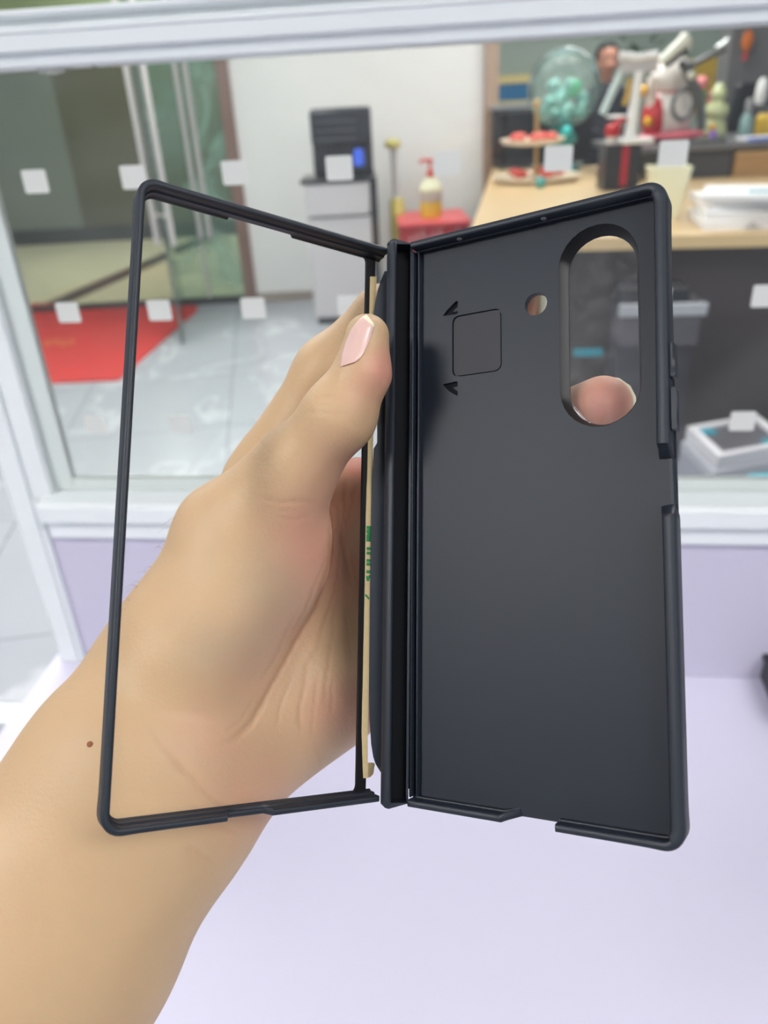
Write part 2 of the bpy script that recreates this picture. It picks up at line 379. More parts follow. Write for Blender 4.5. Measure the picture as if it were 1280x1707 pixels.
def arc(cx, cy, r, a0, a1, n=8): return [(cx+r*math.cos(R(a0+(a1-a0)*k/n)), cy+r*math.sin(R(a0+(a1-a0)*k/n))) for k in range(n+1)]
def bez(prof): return prof
# --- right half: back shell
stad = lambda x0, x1, y0, y1, n=14: arc((x0+x1)/2, y1-(x1-x0)/2, (x1-x0)/2, 0, 180, n) + arc((x0+x1)/2, y0+(x1-x0)/2, (x1-x0)/2, 180, 360, n)
camF = stad(41.6, 62.2, 20.4, 73.6); camB = stad(43.0, 60.8, 21.8, 72.2)
fl = [(35.3+3.1*math.cos(k*.3142), 55.4+3.1*math.sin(k*.3142)) for k in range(20)]
sq = rrect(10.7, 25.5, 38.5, 56.2, 2.0, 6)
t1 = [(7.7, 56.9), (9.2, 58.6), (11.9, 60.6), (12.4, 60.4), (12.4, 57.0), (12.0, 56.7)]
t2 = [(7.7, 37.0), (12.0, 37.3), (12.4, 37.0), (12.4, 33.3), (11.9, 33.2), (9.4, 35.0)]
outl = rrect(-.8, 68.9, -77.6, 78.2, [4, .4, .4, 4])
bp_ = cobj('back_panel', plate(BM(), outl, [camF[::-1], fl[::-1], sq[::-1], t1[::-1], t2[::-1]], -6.0, -5.0), case_in, MR, smooth=20)
outl2 = rrect(-.6, 69.6, -78.2, 78.6, [4, .4, .4, 4])
cobj('outer_shell', plate(BM(), outl2, [stad(41.6, 62.2, 20.4, 73.6)[::-1], fl[::-1]], -7.2, -6.02), case_mat, MR, smooth=20)
cobj('adhesive_pad', plate(BM(), rrect(11.05, 25.15, 38.85, 55.85, 1.8, 6), [], -6.0, -5.15), pad_mat, MR, bevel=.12)
for tri in (t1, t2):
    cx_, cy_ = sum(p[0] for p in tri)/6, sum(p[1] for p in tri)/6
    sl = cobj('slot_shade', plate(BM(), [(cx_+(x-cx_)*.99, cy_+(y-cy_)*.99) for x, y in tri], [], -6.01, -5.9), case_shade, MR)  # dark plate: the slot's inner shade put into its colour
    cobj('slot_rib', plate(BM(), [(cx_+.7+(x-cx_)*.32, cy_-.1+(y-cy_)*.32) for x, y in tri], [], -5.89, -5.6), case_in, MR)
# camera ring: lofted chamfer
b = BM(); camO = stad(40.4, 63.4, 19.2, 74.8)
loops = [(stad(41.62, 62.18, 20.42, 73.58), -5.9), (stad(41.6, 62.2, 20.4, 73.6), -4.98), (stad(42.3, 61.5, 21.1, 72.9), -6.6), (camB, -9.6), (stad(42.2, 61.6, 21.0, 73.0), -9.9), (camO, -9.3), (camO, -7.25), (stad(41.62, 62.18, 20.42, 73.58), -7.1)]
rings = [[b.verts.new((x, y, z)) for x, y in L] for L, z in loops]
for A, B in zip(rings, rings[1:]+rings[:1]):
    n = len(A)
    for i in range(n): b.faces.new((A[i], A[(i+1) % n], B[(i+1) % n], B[i]))
cobj('camera_ring', b, case_gloss, MR, smooth=40)
cobj('lens_film', plate(BM(), stad(42.6, 61.2, 21.4, 72.6), [], -9.4, -9.2), clear_mat('clear_film', tint=(.97, .97, .97), haze=.02, haze_rgb=(215, 215, 220), nscale=130, ior=1.28), MR)
# rim wall
def wall_prof(t, h, z0=-7.2, lip=0.0, o=0.0):   # o: outward bulge
    zt = -5.0+(0-(-5.0))*h
    st = t+.3
    return [(-o, z0+.7), (-o, zt-.7), (-o+.25, zt-.15), (-o+.8, zt), (t-.35, zt), (t, zt-.35), (t, min(zt-.36, -3.2)), (st, min(zt-.37, -3.3)), (st, -5.05), (t-.2, -5.05), (t-.2, z0+.3), (-o+.8, z0)]
def mkwall(path, hs, ts, os_): 
    return [wall_prof(t, h, o=o) for h, t, o in zip(hs, ts, os_)]
def lerp(a, b, t): return a+(b-a)*t
def path_seg(a, b, n): return [(lerp(a[0], b[0], k/n), lerp(a[1], b[1], k/n)) for k in range(n+1)]
def bulge(p, cs, amt=.35):
    return amt*max([math.exp(-((p[0]-c[0])**2+(p[1]-c[1])**2)/22) for c in cs]+[0])
X1, Y1 = 70.0, 79.0
cs = [(X1-1, Y1-1), (X1-1, -Y1+1)]
# travel so that inward is on the left: counter-clockwise
segB = path_seg((40.4, -Y1), (X1-5.2, -Y1), 10)+arc(X1-5, -Y1+5, 5, 270, 360, 8)+path_seg((X1, -Y1+5.2), (X1, -3.6), 20)+[(X1-.1, -2.6), (X1-.5, -1.4), (X1-.7, 0)]
hB = [1.0]*len(segB); hB[-3:] = [1.0, .6, .08]
thk = lambda p: 3.0 if abs(p[0]-X1) < 2 else 2.0
b = sweep(BM(), segB, [wall_prof(thk(p), h, o=bulge(p, cs)) for p, h in zip(segB, hB)])
cobj('rim', b, case_mat, MR, smooth=50)
segA = [(X1-.8, 11.0), (X1-.8, 12.6), (X1-.8, 14.0)]+path_seg((X1-.78, 15), (X1, Y1-5.2), 20)+arc(X1-5, Y1-5, 5, 0, 90, 8)+path_seg((X1-5.2, Y1), (-.2, Y1), 30)
hA = [1.0]*len(segA); hA[:3] = [.08, .35, 1.0]
b = sweep(BM(), segA, [wall_prof(thk(p), h, o=bulge(p, cs)) for p, h in zip(segA, hA)])
rimA = cobj('rim', b, case_mat, MR, smooth=50)
segC = path_seg((-.2, -Y1), (24.8, -Y1), 12)+[(26.2, -Y1), (27.4, -Y1+.3), (30.2, -Y1+1.0)]
hC = [1.0]*len(segC); hC[-2:] = [.6, .08]
b = sweep(BM(), segC, [wall_prof(2.0, h) for p, h in zip(segC, hC)])
cobj('rim', b, case_mat, MR, smooth=50)
cobj('notch_wall', sweep(BM(), path_seg((X1-.5, 0), (X1-.7, 11), 6), [[(0, -7.2), (0, -5.6), (.5, -4.9), (1.2, -4.9), (1.2, -7.2)]]*7), case_mat, MR)
for y0, y1 in ((30.0, 38.5), (17.2, 27.6)):
    b = plate(BM(), rrect(0, 1.15, y0, y1, .5, 4), [], -5.0, -1.2); bmesh.ops.translate(b, vec=(X1-.45, 0, 0), verts=b.verts)
    cobj('side_button', b, case_mat, MR, bevel=.3)
for x_ in (14.5, 38.9):     # microphone holes: pale discs on the top wall, light through them painted in
    b = lathe(BM(), [(.75, 0), (.75, .15)], 16); bmesh.ops.transform(b, matrix=Matrix.Translation((x_, Y1-2.08, -1.6)) @ Matrix.Rotation(R(90), 4, 'X') , verts=b.verts)
    cobj('microphone_hole', b, mat('hole_light_paint', (150, 152, 155), .6), MR)
for xx, zt in ((-.55, -2.0), (.75, -3.2)):
    cobj('hinge_ridge', bx(xx-.32, xx+.32, -76.9, 76.9, -6.0, zt), case_mat, MR, bevel=.25)

# --- left half: open front frame
def lprof(t, lip, cut=0.0, o=0.0, zb=-6.0):
    zt = -.0-cut
    return [(-o, zb+.6), (-o, zt-.7), (-o+.2, zt-.2), (-o+.7, zt), (t-.3, zt), (t, zt-.3), (t, min(zt-.4, -2.6)), (t+.45, min(zt-.5, -2.9)), (t+.45, zb+1.2), (lip-.3, zb+1.1), (lip, zb+.8), (lip, zb+.2), (lip-.3, zb), (-o+.6, zb)]
csL = [(-69, 78), (-69, -78)]
def lip_w(p):
    if p[1] > 70 and -45.2 < p[0] < -26.5: return 1.5
    return 2.5
def tL(p): return 1.7
def cutf(p):
    if p[1] < -70 and -39.6 < p[0] < -29.6: return 3.0
    return 0
pl = [(2.3, Y1)]+[(x, Y1) for x in (1.2, 0, -6, -12, -18, -24, -26.3, -26.9, -32, -38, -44.8, -45.4, -52, -58, -64)]+arc(-65, Y1-5, 5, 90, 180, 8)
pl += [(-70, y) for y in (70, 60, 50, 40, 30, 24, 22, 12, 11, 0, -10, -20, -30, -40, -50, -60, -70)]+arc(-65, -Y1+5, 5, 180, 270, 8)
pl += [(x, -Y1) for x in (-62, -55, -48, -42, -40.6, -39.4, -35, -31, -30.0, -28.6, -24, -18, -12, -6, -1, 1.0, 2.0)]
b = sweep(BM(), pl, [lprof(tL(p), lip_w(p), cutf(p), bulge(p, csL, .35)) for p in pl])
lf = cobj('front_frame', b, case_mat, ML, smooth=50)
cobj('hinge_bar', plate(BM(), [(-2.6, 77.5), (-3.6, 76.4+1.6), (-3.6, 77.6), (.5, 77.6), (.5, -77.6), (-3.6, -77.6), (-2.6, -76.4)], [], -5.9, -4.9) if False else
     plate(BM(), arc(-4.6, 75.0, 2.2, 90, 0, 6)+arc(-4.6, -75.0, 2.2, 0, -90, 6)+[(.5, -77.4), (.5, 77.4)], [], -5.9, -4.9), case_gloss, ML)
for k in range(16):            # moulded grain at the top of the bar
    pass
# kraft paper strip with green lettering along the bar, its lower end peeling
bm = BM(); N = 60; prev = None; rows = []
def lmm(px, py, z=-4.7):
    """pixel on the left half's plane, in mm of that half"""
    n = (ML.to_3x3() @ Vector((0, 0, 1))); P0 = ML @ Vector((0, 0, z*MM)); d = ray(px, py); k = n.dot(P0-CAM)/n.dot(d); q = ML.inverted() @ (CAM+d*k); return q.x/MM, q.y/MM
tape = [(461, 617, 627.5), (520, 616, 625), (600, 615, 624.5), (700, 614, 623), (780, 612.5, 620.5), (860, 610, 619), (960, 608.5, 617.5), (1060, 606.5, 616.5), (1150, 604.5, 614.5), (1220, 603, 613), (1270, 604.5, 613), (1297, 606, 613.5)]
for i, (py, xa, xb_) in enumerate(tape):
    zl = -4.75+(.9 if py > 1250 else 0)*.5
    a = lmm(xa, py, zl); c = lmm(xb_, py, zl)
    rows.append([bm.verts.new((a[0], a[1], zl)), bm.verts.new((c[0], c[1], zl+.05)), bm.verts.new((c[0], c[1], zl-.12)), bm.verts.new((a[0], a[1], zl-.15))])
for A, B in zip(rows, rows[1:]):
    for k in range(4): bm.faces.new((A[k], A[(k+1) % 4], B[(k+1) % 4], B[k]))
bm.faces.new(rows[0]); bm.faces.new(rows[-1][::-1])
strip = cobj('adhesive_strip', bm, kraft, ML, smooth=50); strip['label'] = 'kraft paper backing strip with green lettering'
b = BM(); q = [lmm(x_, y_, -4.2) for x_, y_ in ((604.8, 1271.5), (613.5, 1271.5), (623, 1271.5), (628, 1275), (629.5, 1284), (627, 1292), (618, 1296.5), (606, 1297.5))]
zs = [-4.3, -4.3, -4.3, -5.2, -6.4, -5.8, -4.6, -4.3]
top_ = [b.verts.new((x_, y_, z_)) for (x_, y_), z_ in zip(q, zs)]; bot_ = [b.verts.new((x_, y_, z_-.2)) for (x_, y_), z_ in zip(q, zs)]
b.faces.new(top_); b.faces.new(bot_[::-1])
for i in range(8): j = (i+1) % 8; b.faces.new((top_[i], bot_[i], bot_[j], top_[j]))
cobj('strip_tab', b, kraft, ML)
for s, py, hw, dx in (('300LSE', 925, 0, 0), ('3M', 893, 0, 0)): pass
def strip_text(st, px, py, size, xa, xb_, bold):
    """print on the strip, cut off where the strip's edges cut it"""
    ta = lmm(px, py, -4.6)
    o = text('printed_lettering', st, size*MM, green_ink, strip, Matrix.Identity(4), ext=.00002, align='LEFT', bold=bold)
    me = o.data; me.transform(Matrix.Translation(Vector((ta[0], ta[1], -4.66))*MM) @ Matrix.Rotation(R(90), 4, 'Z'))
    b = BM(); b.from_mesh(me)
    for e_, sg in ((lmm(xa+.4, py, -4.7)[0], -1), (lmm(xb_-.2, py, -4.7)[0], 1)):
        bmesh.ops.bisect_plane(b, geom=b.verts[:]+b.edges[:]+b.faces[:], plane_co=(e_*MM, 0, 0), plane_no=(sg, 0, 0), clear_outer=True)
    b.to_mesh(me); b.free()
strip_text('300LC', 624.5, 975, 6.3, 609.5, 618, .00012)
strip_text('M', 627.5, 905, 6.3, 610, 618.5, .00025)
strip_text('9', 615.5, 1003, 5.0, 607.8, 617, .00006)

# --- hinge spine: hollow pen channel
def spm(px, py, z=0.0):
    n = (MS.to_3x3() @ Vector((0, 0, 1))); P0 = MS @ Vector((0, 0, z*MM)); d = ray(px, py); k = n.dot(P0-CAM)/n.dot(d); q = MS.inverted() @ (CAM+d*k); return q.x/MM, q.y/MM
tops = spm(655, 394, 2.0)[1]; bots = spm(645, 1351, 2.0)[1]
xr = spm(655, 850, 2.0)[0]; xl0 = spm(640, 850, 0.0)[0]; xw = spm(684, 850, 0.0)[0]
b = BM()
def spine_sec(y, s=1.0, dz=0.0):
    return [b.verts.new((x, y, z)) for x, z in ((xl0, -6.5), (xl0, -.6-dz), (xl0+.5, .9-dz), (xr-.9, 1.9-dz), (xr-.2, 2.0-dz), (xr+.25, 1.6-dz), (xr+.35, -3.6), (xw-.7, -3.6), (xw-.5, -.9-dz), (xw+.1, -.7-dz), (xw+.2, -6.5))]
ys = [bots+.9, bots+1.8, bots+3.4, tops-3.4, tops-1.8, tops-.9]
secs = [spine_sec(y, dz=d) for y, d in zip(ys, (.8, .25, 0, 0, .25, .8))]
for A, B in zip(secs, secs[1:]):
    for k in range(11): b.faces.new((A[k], A[(k+1) % 11], B[(k+1) % 11], B[k]))
b.faces.new(secs[0]); b.faces.new(secs[-1][::-1])
sp = cobj('hinge_spine', b, case_mat, MS, smooth=40)
for yy0, yy1, s in ((bots, bots+1.6, 1), (tops-1.6, tops, -1)):
    ym = yy1 if s == 1 else yy0; ye = yy0 if s == 1 else yy1
    o2 = [(xl0, ym), (xl0+.2, ye+s*1.2), (xl0+1.2, ye+s*.25), (xr-.3, ye), (xw+.1, ye+s*1.5), (xw+.1, ym)]
    if s == 1: o2 = o2
    cobj('spine_cap', plate(BM(), o2, [], -6.4, .6), case_mat, MS, bevel=.5)
cobj('channel_shade', bx(xr+.36, xw-.72, bots+1.7, tops-1.7, -3.58, -3.3), case_shade, MS)  # dark strips added to paint the shade of the deep channel
cobj('channel_shade', bx(xr+.36, xr+.42, bots+1.7, tops-1.7, -3.3, 1.2), case_shade, MS)
flap = [(641, 452), (634, 470), (630, 482), (626, 500), (623, 520), (621, 560), (620.5, 620), (621, 672), (624, 690), (628.5, 700), (628.5, 738), (622.5, 748), (620, 800), (618, 900), (616.5, 1000), (615, 1150), (616, 1200), (618.5, 1240), (622, 1262), (627, 1277), (634, 1288), (641, 1293)]
fp = [spm(x_, y_, -5.5) for x_, y_ in flap]; fp = [(x_, y_) for x_, y_ in fp]+[(xl0+3, fp[-1][1]), (xl0+3, fp[0][1])]
cobj('pen_holder', plate(BM(), fp, [], -9.0, -5.5), case_mat, MS, bevel=.9, seg=3)
cobj('hinge_plate', bx(xl0+1.0, xw+1.2, -76, 76, -8.6, -6.45), case_mat, MS, bevel=.3)

# ------------------------------------------------------------------ implicit body surfaces
def sdf_mesh(name, prims, lo, hi, vox, post=None, M=None):
    lo = np.array(lo); hi = np.array(hi); n = np.ceil((hi-lo)/vox).astype(int)+1
    ax = [lo[i]+vox*np.arange(n[i]) for i in range(3)]
    D = np.full(n, .03, dtype=np.float32)
    for p in prims:
        a, b, r1, r2 = np.array(p['a'], float), np.array(p['b'], float), p['r'][0], p['r'][1]
        k = p.get('k', .006); flat = np.array(p.get('flat', (1, 1, 1)), float)
        mar = max(r1, r2)*max(1/flat.min(), 1)+.02
        i0 = np.clip(((np.minimum(a, b)-mar-lo)/vox).astype(int), 0, n-1); i1 = np.clip(((np.maximum(a, b)+mar-lo)/vox).astype(int)+2, 1, n)
        if np.any(i1 <= i0): continue
        s = tuple(slice(i0[i], i1[i]) for i in range(3))
        x = ax[0][s[0]][:, None, None]*flat[0]; y = ax[1][s[1]][None, :, None]*flat[1]; z = ax[2][s[2]][None, None, :]*flat[2]
        A = a*flat; BA = (b-a)*flat; l2 = max(float(BA@BA), 1e-12)
        t = np.clip(((x-A[0])*BA[0]+(y-A[1])*BA[1]+(z-A[2])*BA[2])/l2, 0, 1)
        d = np.sqrt((x-A[0]-t*BA[0])**2+(y-A[1]-t*BA[1])**2+(z-A[2]-t*BA[2])**2)-(r1+(r2-r1)*t)
        d = (d/flat.max()).astype(np.float32); o = D[s]
        if p.get('sub'):
            h = np.clip(.5-.5*(o+d)/k, 0, 1); D[s] = o*(1-h)+(-d)*h+k*h*(1-h)
        else:
            h = np.clip(.5+.5*(o-d)/k, 0, 1); D[s] = o*(1-h)+d*h-k*h*(1-h)
    neg = D < 0
    c = np.zeros(n-1, dtype=np.int8)
    for dx in (0, 1):
        for dy in (0, 1):
            for dz in (0, 1): c += neg[dx:n[0]-1+dx, dy:n[1]-1+dy, dz:n[2]-1+dz]
    act = (c > 0) & (c < 8); I = np.argwhere(act); idx = -np.ones(n-1, dtype=np.int64); idx[act] = np.arange(len(I))
    acc = np.zeros((len(I), 3)); cnt = np.zeros(len(I))
    cor = [(x, y, z) for x in (0, 1) for y in (0, 1) for z in (0, 1)]
    for u in range(8):
        for v_ in range(u+1, 8):
            cu, cv = np.array(cor[u]), np.array(cor[v_])
            if np.abs(cu-cv).sum() != 1: continue
            du = D[tuple((I+cu).T)]; dv = D[tuple((I+cv).T)]; m_ = (du < 0) != (dv < 0)
            t = np.where(m_, du/np.where(m_, du-dv, 1), 0)
            acc += np.where(m_[:, None], cu+t[:, None]*(cv-cu), 0); cnt += m_
    V = lo+(I+acc/cnt[:, None])*vox
    Q = []
    for axn in range(3):
        o1, o2 = [(1, 2), (2, 0), (0, 1)][axn]
        sl0 = [slice(None)]*3; sl1 = [slice(None)]*3; sl0[axn] = slice(0, -1); sl1[axn] = slice(1, None)
        e = np.argwhere(neg[tuple(sl0)] != neg[tuple(sl1)])
        e = e[(e[:, o1] > 0) & (e[:, o2] > 0) & (e[:, o1] < n[o1]-1) & (e[:, o2] < n[o2]-1)]
        u1 = np.zeros(3, int); u1[o1] = 1; u2 = np.zeros(3, int); u2[o2] = 1
        q = np.stack([idx[tuple((e-u1-u2).T)], idx[tuple((e-u2).T)], idx[tuple(e.T)], idx[tuple((e-u1).T)]], 1)
        fl_ = neg[tuple(e.T)]; q[~fl_] = q[~fl_][:, ::-1]; Q.append(q)
    Q = np.concatenate(Q)
    me = bpy.data.meshes.new(name)
    if post is not None: V = post(V)
    Vw = V
    me.vertices.add(len(Vw)); me.vertices.foreach_set('co', Vw.astype(np.float32).ravel())
    me.loops.add(len(Q)*4); me.loops.foreach_set('vertex_index', Q.ravel().astype(np.int32))
    me.polygons.add(len(Q)); me.polygons.foreach_set('loop_start', np.arange(0, len(Q)*4, 4, dtype=np.int32)); me.polygons.foreach_set('loop_total', np.full(len(Q), 4, dtype=np.int32))
    me.update(calc_edges=True); me.validate()
    me.polygons.foreach_set('use_smooth', [True]*len(me.polygons))
    return me, V

# ------------------------------------------------------------------ the left hand (camera-side skeleton, metres)
HP = []
def cone(a, b, r1, r2, k=.006, flat=(1, 1, 1), sub=False):
    HP.append(dict(a=PC(*a), b=PC(*b), r=(r1, r2), k=k, flat=flat, sub=sub))
FZ = (1, 1, 1.45)
# forearm, wrist
cone((-160, 1850, .222), (60, 1560, .222), .046, .0385, .004, FZ)
cone((60, 1560, .222), (235, 1310, .226), .0385, .0335, .010, FZ)
cone((235, 1310, .226), (330, 1160, .240), .0325, .030, .012, FZ)
# palm slab: metacarpals
cone((330, 1180, .243), (560, 1120, .268), .022, .020, .010)
cone((360, 1150, .245), (600, 1000, .270), .022, .018, .012)
cone((330, 1130, .250), (560, 880, .272), .022, .016, .012)
cone((300, 1080, .248), (462, 790, .262), .021, .013, .010)
# hypothenar
cone((330, 1300, .238), (515, 1140, .256), .0195, .0250, .010)
# thenar, thumb metacarpal
cone((262, 1120, .232), (372, 885, .232), .0170, .0125, .010)
cone((330, 1080, .232), (440, 935, .2345), .0235, .0200, .0055)
cone((400, 1010, .234), (480, 890, .2345), .0130, .0120, .005)
# thumb
cone((372, 885, .232), (490, 783, .222), .0125, .0112, .007)
cone((490, 783, .222), (566, 692, .2105), .0112, .0094, .006)
cone((400, 905, .233), (462, 852, .2285), .0150, .0125, .010)
cone((566, 690, .2105), (603, 622, .2080), .0093, .0072, .005)
cone((604, 622, .2080), (612, 561, .2080), .0076, .0060, .003)
# index
cone((440, 795, .260), (548, 622, .250), .0120, .0104, .008)
cone((548, 622, .250), (640, 528, .246), .0104, .0095, .006)
cone((640, 528, .246), (780, 500, .2335), .0092, .0080, .004)
cone((780, 500, .2335), (862, 503, .2245), .0080, .0068, .003)
# middle
cone((560, 862, .264), (592, 835, .264), .0140, .0145, .006)
cone((592, 835, .264), (720, 800, .262), .0130, .0095, .004)
cone((720, 800, .262), (880, 725, .2310), .0092, .0083, .004)
cone((880, 725, .2310), (1004, 676, .2085), .0083, .0080, .003)
# ring
cone((590, 990, .268), (760, 930, .262), .0110, .0092, .006)
cone((760, 930, .262), (900, 850, .2330), .0090, .0080, .004)
cone((900, 850, .2330), (985, 810, .2190), .0080, .0064, .003)
# little
cone((570, 1110, .266), (740, 1050, .260), .0100, .0080, .006)
cone((740, 1050, .260), (850, 980, .2380), .0080, .0070, .004)
cone((850, 980, .2380), (925, 940, .2260), .0068, .0056, .003)

CREASES = [
    ([(520, 1230), (540, 1290)], .2, .6), ([(548, 905), (532, 960), (506, 1020), (476, 1075)], .45, .5), ([(556, 1130), (549, 1200)], .2, .5),
    ([(585, 905), (591, 960), (600, 1000)], .35, .5), ([(572, 1000), (580, 1060), (590, 1110)], .25, .5), ([(532, 1120), (522, 1180), (520, 1240)], .25, .5),
    ([(488, 1120), (470, 1170), (458, 1220)], .25, .5), ([(505, 1000), (480, 1050), (455, 1100), (430, 1140)], .3, .6), ([(560, 870), (575, 930), (585, 980)], .3, .5),
    ([(428, 728), (446, 752)], .16, .4), ([(446, 708), (464, 732)], .16, .4), ([(410, 752), (424, 770)], .14, .4),
    ([(585, 700), (600, 712)], .2, .4), ([(575, 712), (588, 726)], .2, .4),
    ([(430, 830), (470, 838), (505, 830)], .25, .5), ([(450, 860), (490, 866), (520, 858)], .2, .5),
    ([(240, 1210), (270, 1250), (310, 1290)], .2, .6), ([(300, 1330), (350, 1370), (392, 1384)], .2, .6),
  # (pixel polyline, depth mm, width mm)
    ([(541, 812), (549, 860), (551, 900), (543, 955), (525, 1010), (498, 1060), (468, 1110), (440, 1165), (415, 1205), (385, 1232), (345, 1240)], .9, .9),
    ([(541, 812), (560, 850), (566, 900), (562, 960), (548, 1010), (530, 1070), (520, 1130)], .5, .6),
    ([(571, 770), (575, 810), (572, 860), (566, 900), (578, 960), (597, 1010)], .5, .6),
    ([(592, 790), (588, 830), (576, 880), (570, 930)], .35, .6),
    ([(502, 688), (530, 686), (560, 690), (590, 688)], .22, .5), ([(520, 665), (545, 660), (572, 663)], .22, .5), ([(520, 672), (556, 676)], .18, .4),
    ([(536, 1060), (512, 1110), (500, 1180), (498, 1240)], .3, .7), ([(556, 1050), (545, 1120), (540, 1190)], .25, .6),
    ([(566, 960), (556, 1030), (552, 1090)], .3, .6),
    ([(470, 842), (500, 836), (532, 838)], .25, .6), ([(460, 852), (500, 848)], .2, .5),
    ([(262, 1240), (320, 1300), (360, 1340), (395, 1350)], .3, .8), ([(280, 1260), (340, 1330)], .2, .6),
    ([(400, 1392), (360, 1380), (320, 1372)], .25, .8), ([(360, 1442), (330, 1420), (300, 1412)], .2, .8),
    ([(430, 1150), (400, 1200), (370, 1222)], .25, .6), ([(450, 1160), (420, 1210), (380, 1245)], .25, .6),
]
def sculpt(V):
    px = 640+F*V[:, 0]/(-V[:, 2]); py = 853.5-F*V[:, 1]/(-V[:, 2]); dep = -V[:, 2]
    zoff = np.zeros(len(V)); global CR; CR = np.zeros(len(V))
    front = dep < .262
    for poly, dm_, wd in CREASES:
        w_ = wd*.001/.235*F; best = np.full(len(V), 1e9); P = np.array(poly, float); n_ = len(P)-1; tt = np.zeros(len(V))
        wob = 1.3*np.sin(py*.09+px*.05+P[0][0])+.6*np.sin(py*.27+P[0][1])
        for i_, (a, b) in enumerate(zip(P, P[1:])):
            ab = b-a; t = np.clip(((px+wob-a[0])*ab[0]+(py-a[1])*ab[1])/(ab@ab), 0, 1)
            d_ = np.hypot(px+wob-a[0]-t*ab[0], py-a[1]-t*ab[1]); c_ = d_ < best
            tt = np.where(c_, (i_+t)/n_, tt); best = np.minimum(best, d_)
        fade = np.clip(np.minimum(tt/.25, (1-tt)/.3), 0, 1); fade = fade*fade*(3-2*fade)
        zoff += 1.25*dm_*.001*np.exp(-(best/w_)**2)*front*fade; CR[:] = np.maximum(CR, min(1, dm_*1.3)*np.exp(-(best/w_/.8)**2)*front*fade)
    V = V.copy(); V[:, 2] -= zoff
    return V
lo = [-.165, -.165, -.305]; hi = [.075, .078, -.165]
hme, HV = sdf_mesh('person', HP, lo, hi, .00075, post=sculpt)
# skin tones as a colour attribute: redder at joints and pads, bluish over the thenar vein
def skin_attr(me, V):
    px = 640+F*V[:, 0]/(-V[:, 2]); py = 853.5-F*V[:, 1]/(-V[:, 2])
    rd = np.zeros(len(V)); bl = np.zeros(len(V))
    for x, y, s, a in ((645, 610, 34, 1.0), (615, 650, 40, .5), (1010, 672, 70, 1.3), (565, 760, 50, .3), (500, 880, 60, .6), (520, 950, 60, .6), (480, 1040, 50, .5), (420, 1110, 60, .4), (590, 1180, 60, .5), (430, 1330, 90, .5), (580, 830, 60, .5), (590, 950, 50, .4), (340, 1220, 60, .3), (862, 503, 60, .8), (600, 775, 20, 1.5), (545, 1190, 60, .3)):
        rd += a*np.exp(-((px-x)**2+(py-y)**2)/(s*s))
    P = [(330, 1085), (390, 1085), (440, 1060), (470, 1010), (450, 960)]
    for (x, y), s in zip(P, (50, 55, 50, 45, 60)): bl += .28*np.exp(-((px-x)**2+(py-y)**2)/(s*s))
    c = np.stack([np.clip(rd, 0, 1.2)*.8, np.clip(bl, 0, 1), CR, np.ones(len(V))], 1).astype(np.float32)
    at = me.color_attributes.new('tone', 'FLOAT_COLOR', 'POINT'); at.data.foreach_set('color', c.ravel())
skin_attr(hme, HV)
def skin_mat():
    m = mat('skin', (202, 170, 133), .48, var=.07, scale=55, spec=.35); nt = m.node_tree; b = nt.nodes['Principled BSDF']
    src = b.inputs['Base Color'].links[0].from_socket
    at = nt.nodes.new('ShaderNodeAttribute'); at.attribute_name = 'tone'
    sp_ = nt.nodes.new('ShaderNodeSeparateColor'); nt.links.new(at.outputs['Color'], sp_.inputs[0])
    a = nt.nodes.new('ShaderNodeMix'); a.data_type = 'RGBA'; a.inputs[7].default_value = lin((212, 148, 132)); nt.links.new(sp_.outputs[0], a.inputs[0]); nt.links.new(src, a.inputs[6])
    c = nt.nodes.new('ShaderNodeMix'); c.data_type = 'RGBA'; c.inputs[7].default_value = lin((172, 154, 130)); nt.links.new(sp_.outputs[1], c.inputs[0]); nt.links.new(a.outputs[2], c.inputs[6])
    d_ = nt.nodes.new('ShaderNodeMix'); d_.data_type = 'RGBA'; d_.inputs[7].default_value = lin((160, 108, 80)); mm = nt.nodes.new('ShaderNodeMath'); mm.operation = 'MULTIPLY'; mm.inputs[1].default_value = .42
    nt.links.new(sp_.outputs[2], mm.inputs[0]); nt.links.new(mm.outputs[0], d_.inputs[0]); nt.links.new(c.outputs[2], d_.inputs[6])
    nt.links.new(d_.outputs[2], b.inputs['Base Color'])
    b.inputs['Subsurface Weight'].default_value = .25; b.inputs['Subsurface Radius'].default_value = (1, .35, .2); b.inputs['Subsurface Scale'].default_value = .004
    tc = nt.nodes.new('ShaderNodeTexCoord'); n1 = nt.nodes.new('ShaderNodeTexNoise'); n1.inputs['Scale'].default_value = 420; n1.inputs['Detail'].default_value = 4
    vo = nt.nodes.new('ShaderNodeTexVoronoi'); vo.inputs['Scale'].default_value = 900; nt.links.new(tc.outputs['Object'], vo.inputs['Vector'])
    nt.links.new(tc.outputs['Object'], n1.inputs['Vector'])
    ad = nt.nodes.new('ShaderNodeMath'); ad.operation = 'ADD'; nt.links.new(n1.outputs['Fac'], ad.inputs[0]); nt.links.new(vo.outputs['Distance'], ad.inputs[1])
    bp = nt.nodes.new('ShaderNodeBump'); bp.inputs['Strength'].default_value = .18; bp.inputs['Distance'].default_value = .0003
    nt.links.new(ad.outputs[0], bp.inputs['Height']); nt.links.new(bp.outputs['Normal'], b.inputs['Normal'])
    return m
skin = skin_mat(); hme.materials.append(skin)
org = Vector(PC(235, 1310, .226)); hme.transform(Matrix.Translation(-org))
hand = bpy.data.objects.new('person', hme); COL.objects.link(hand); hand.matrix_world = CM @ Matrix.Translation(org)
tag(hand, 'person\'s bare left forearm and hand gripping the open black case', 'person')
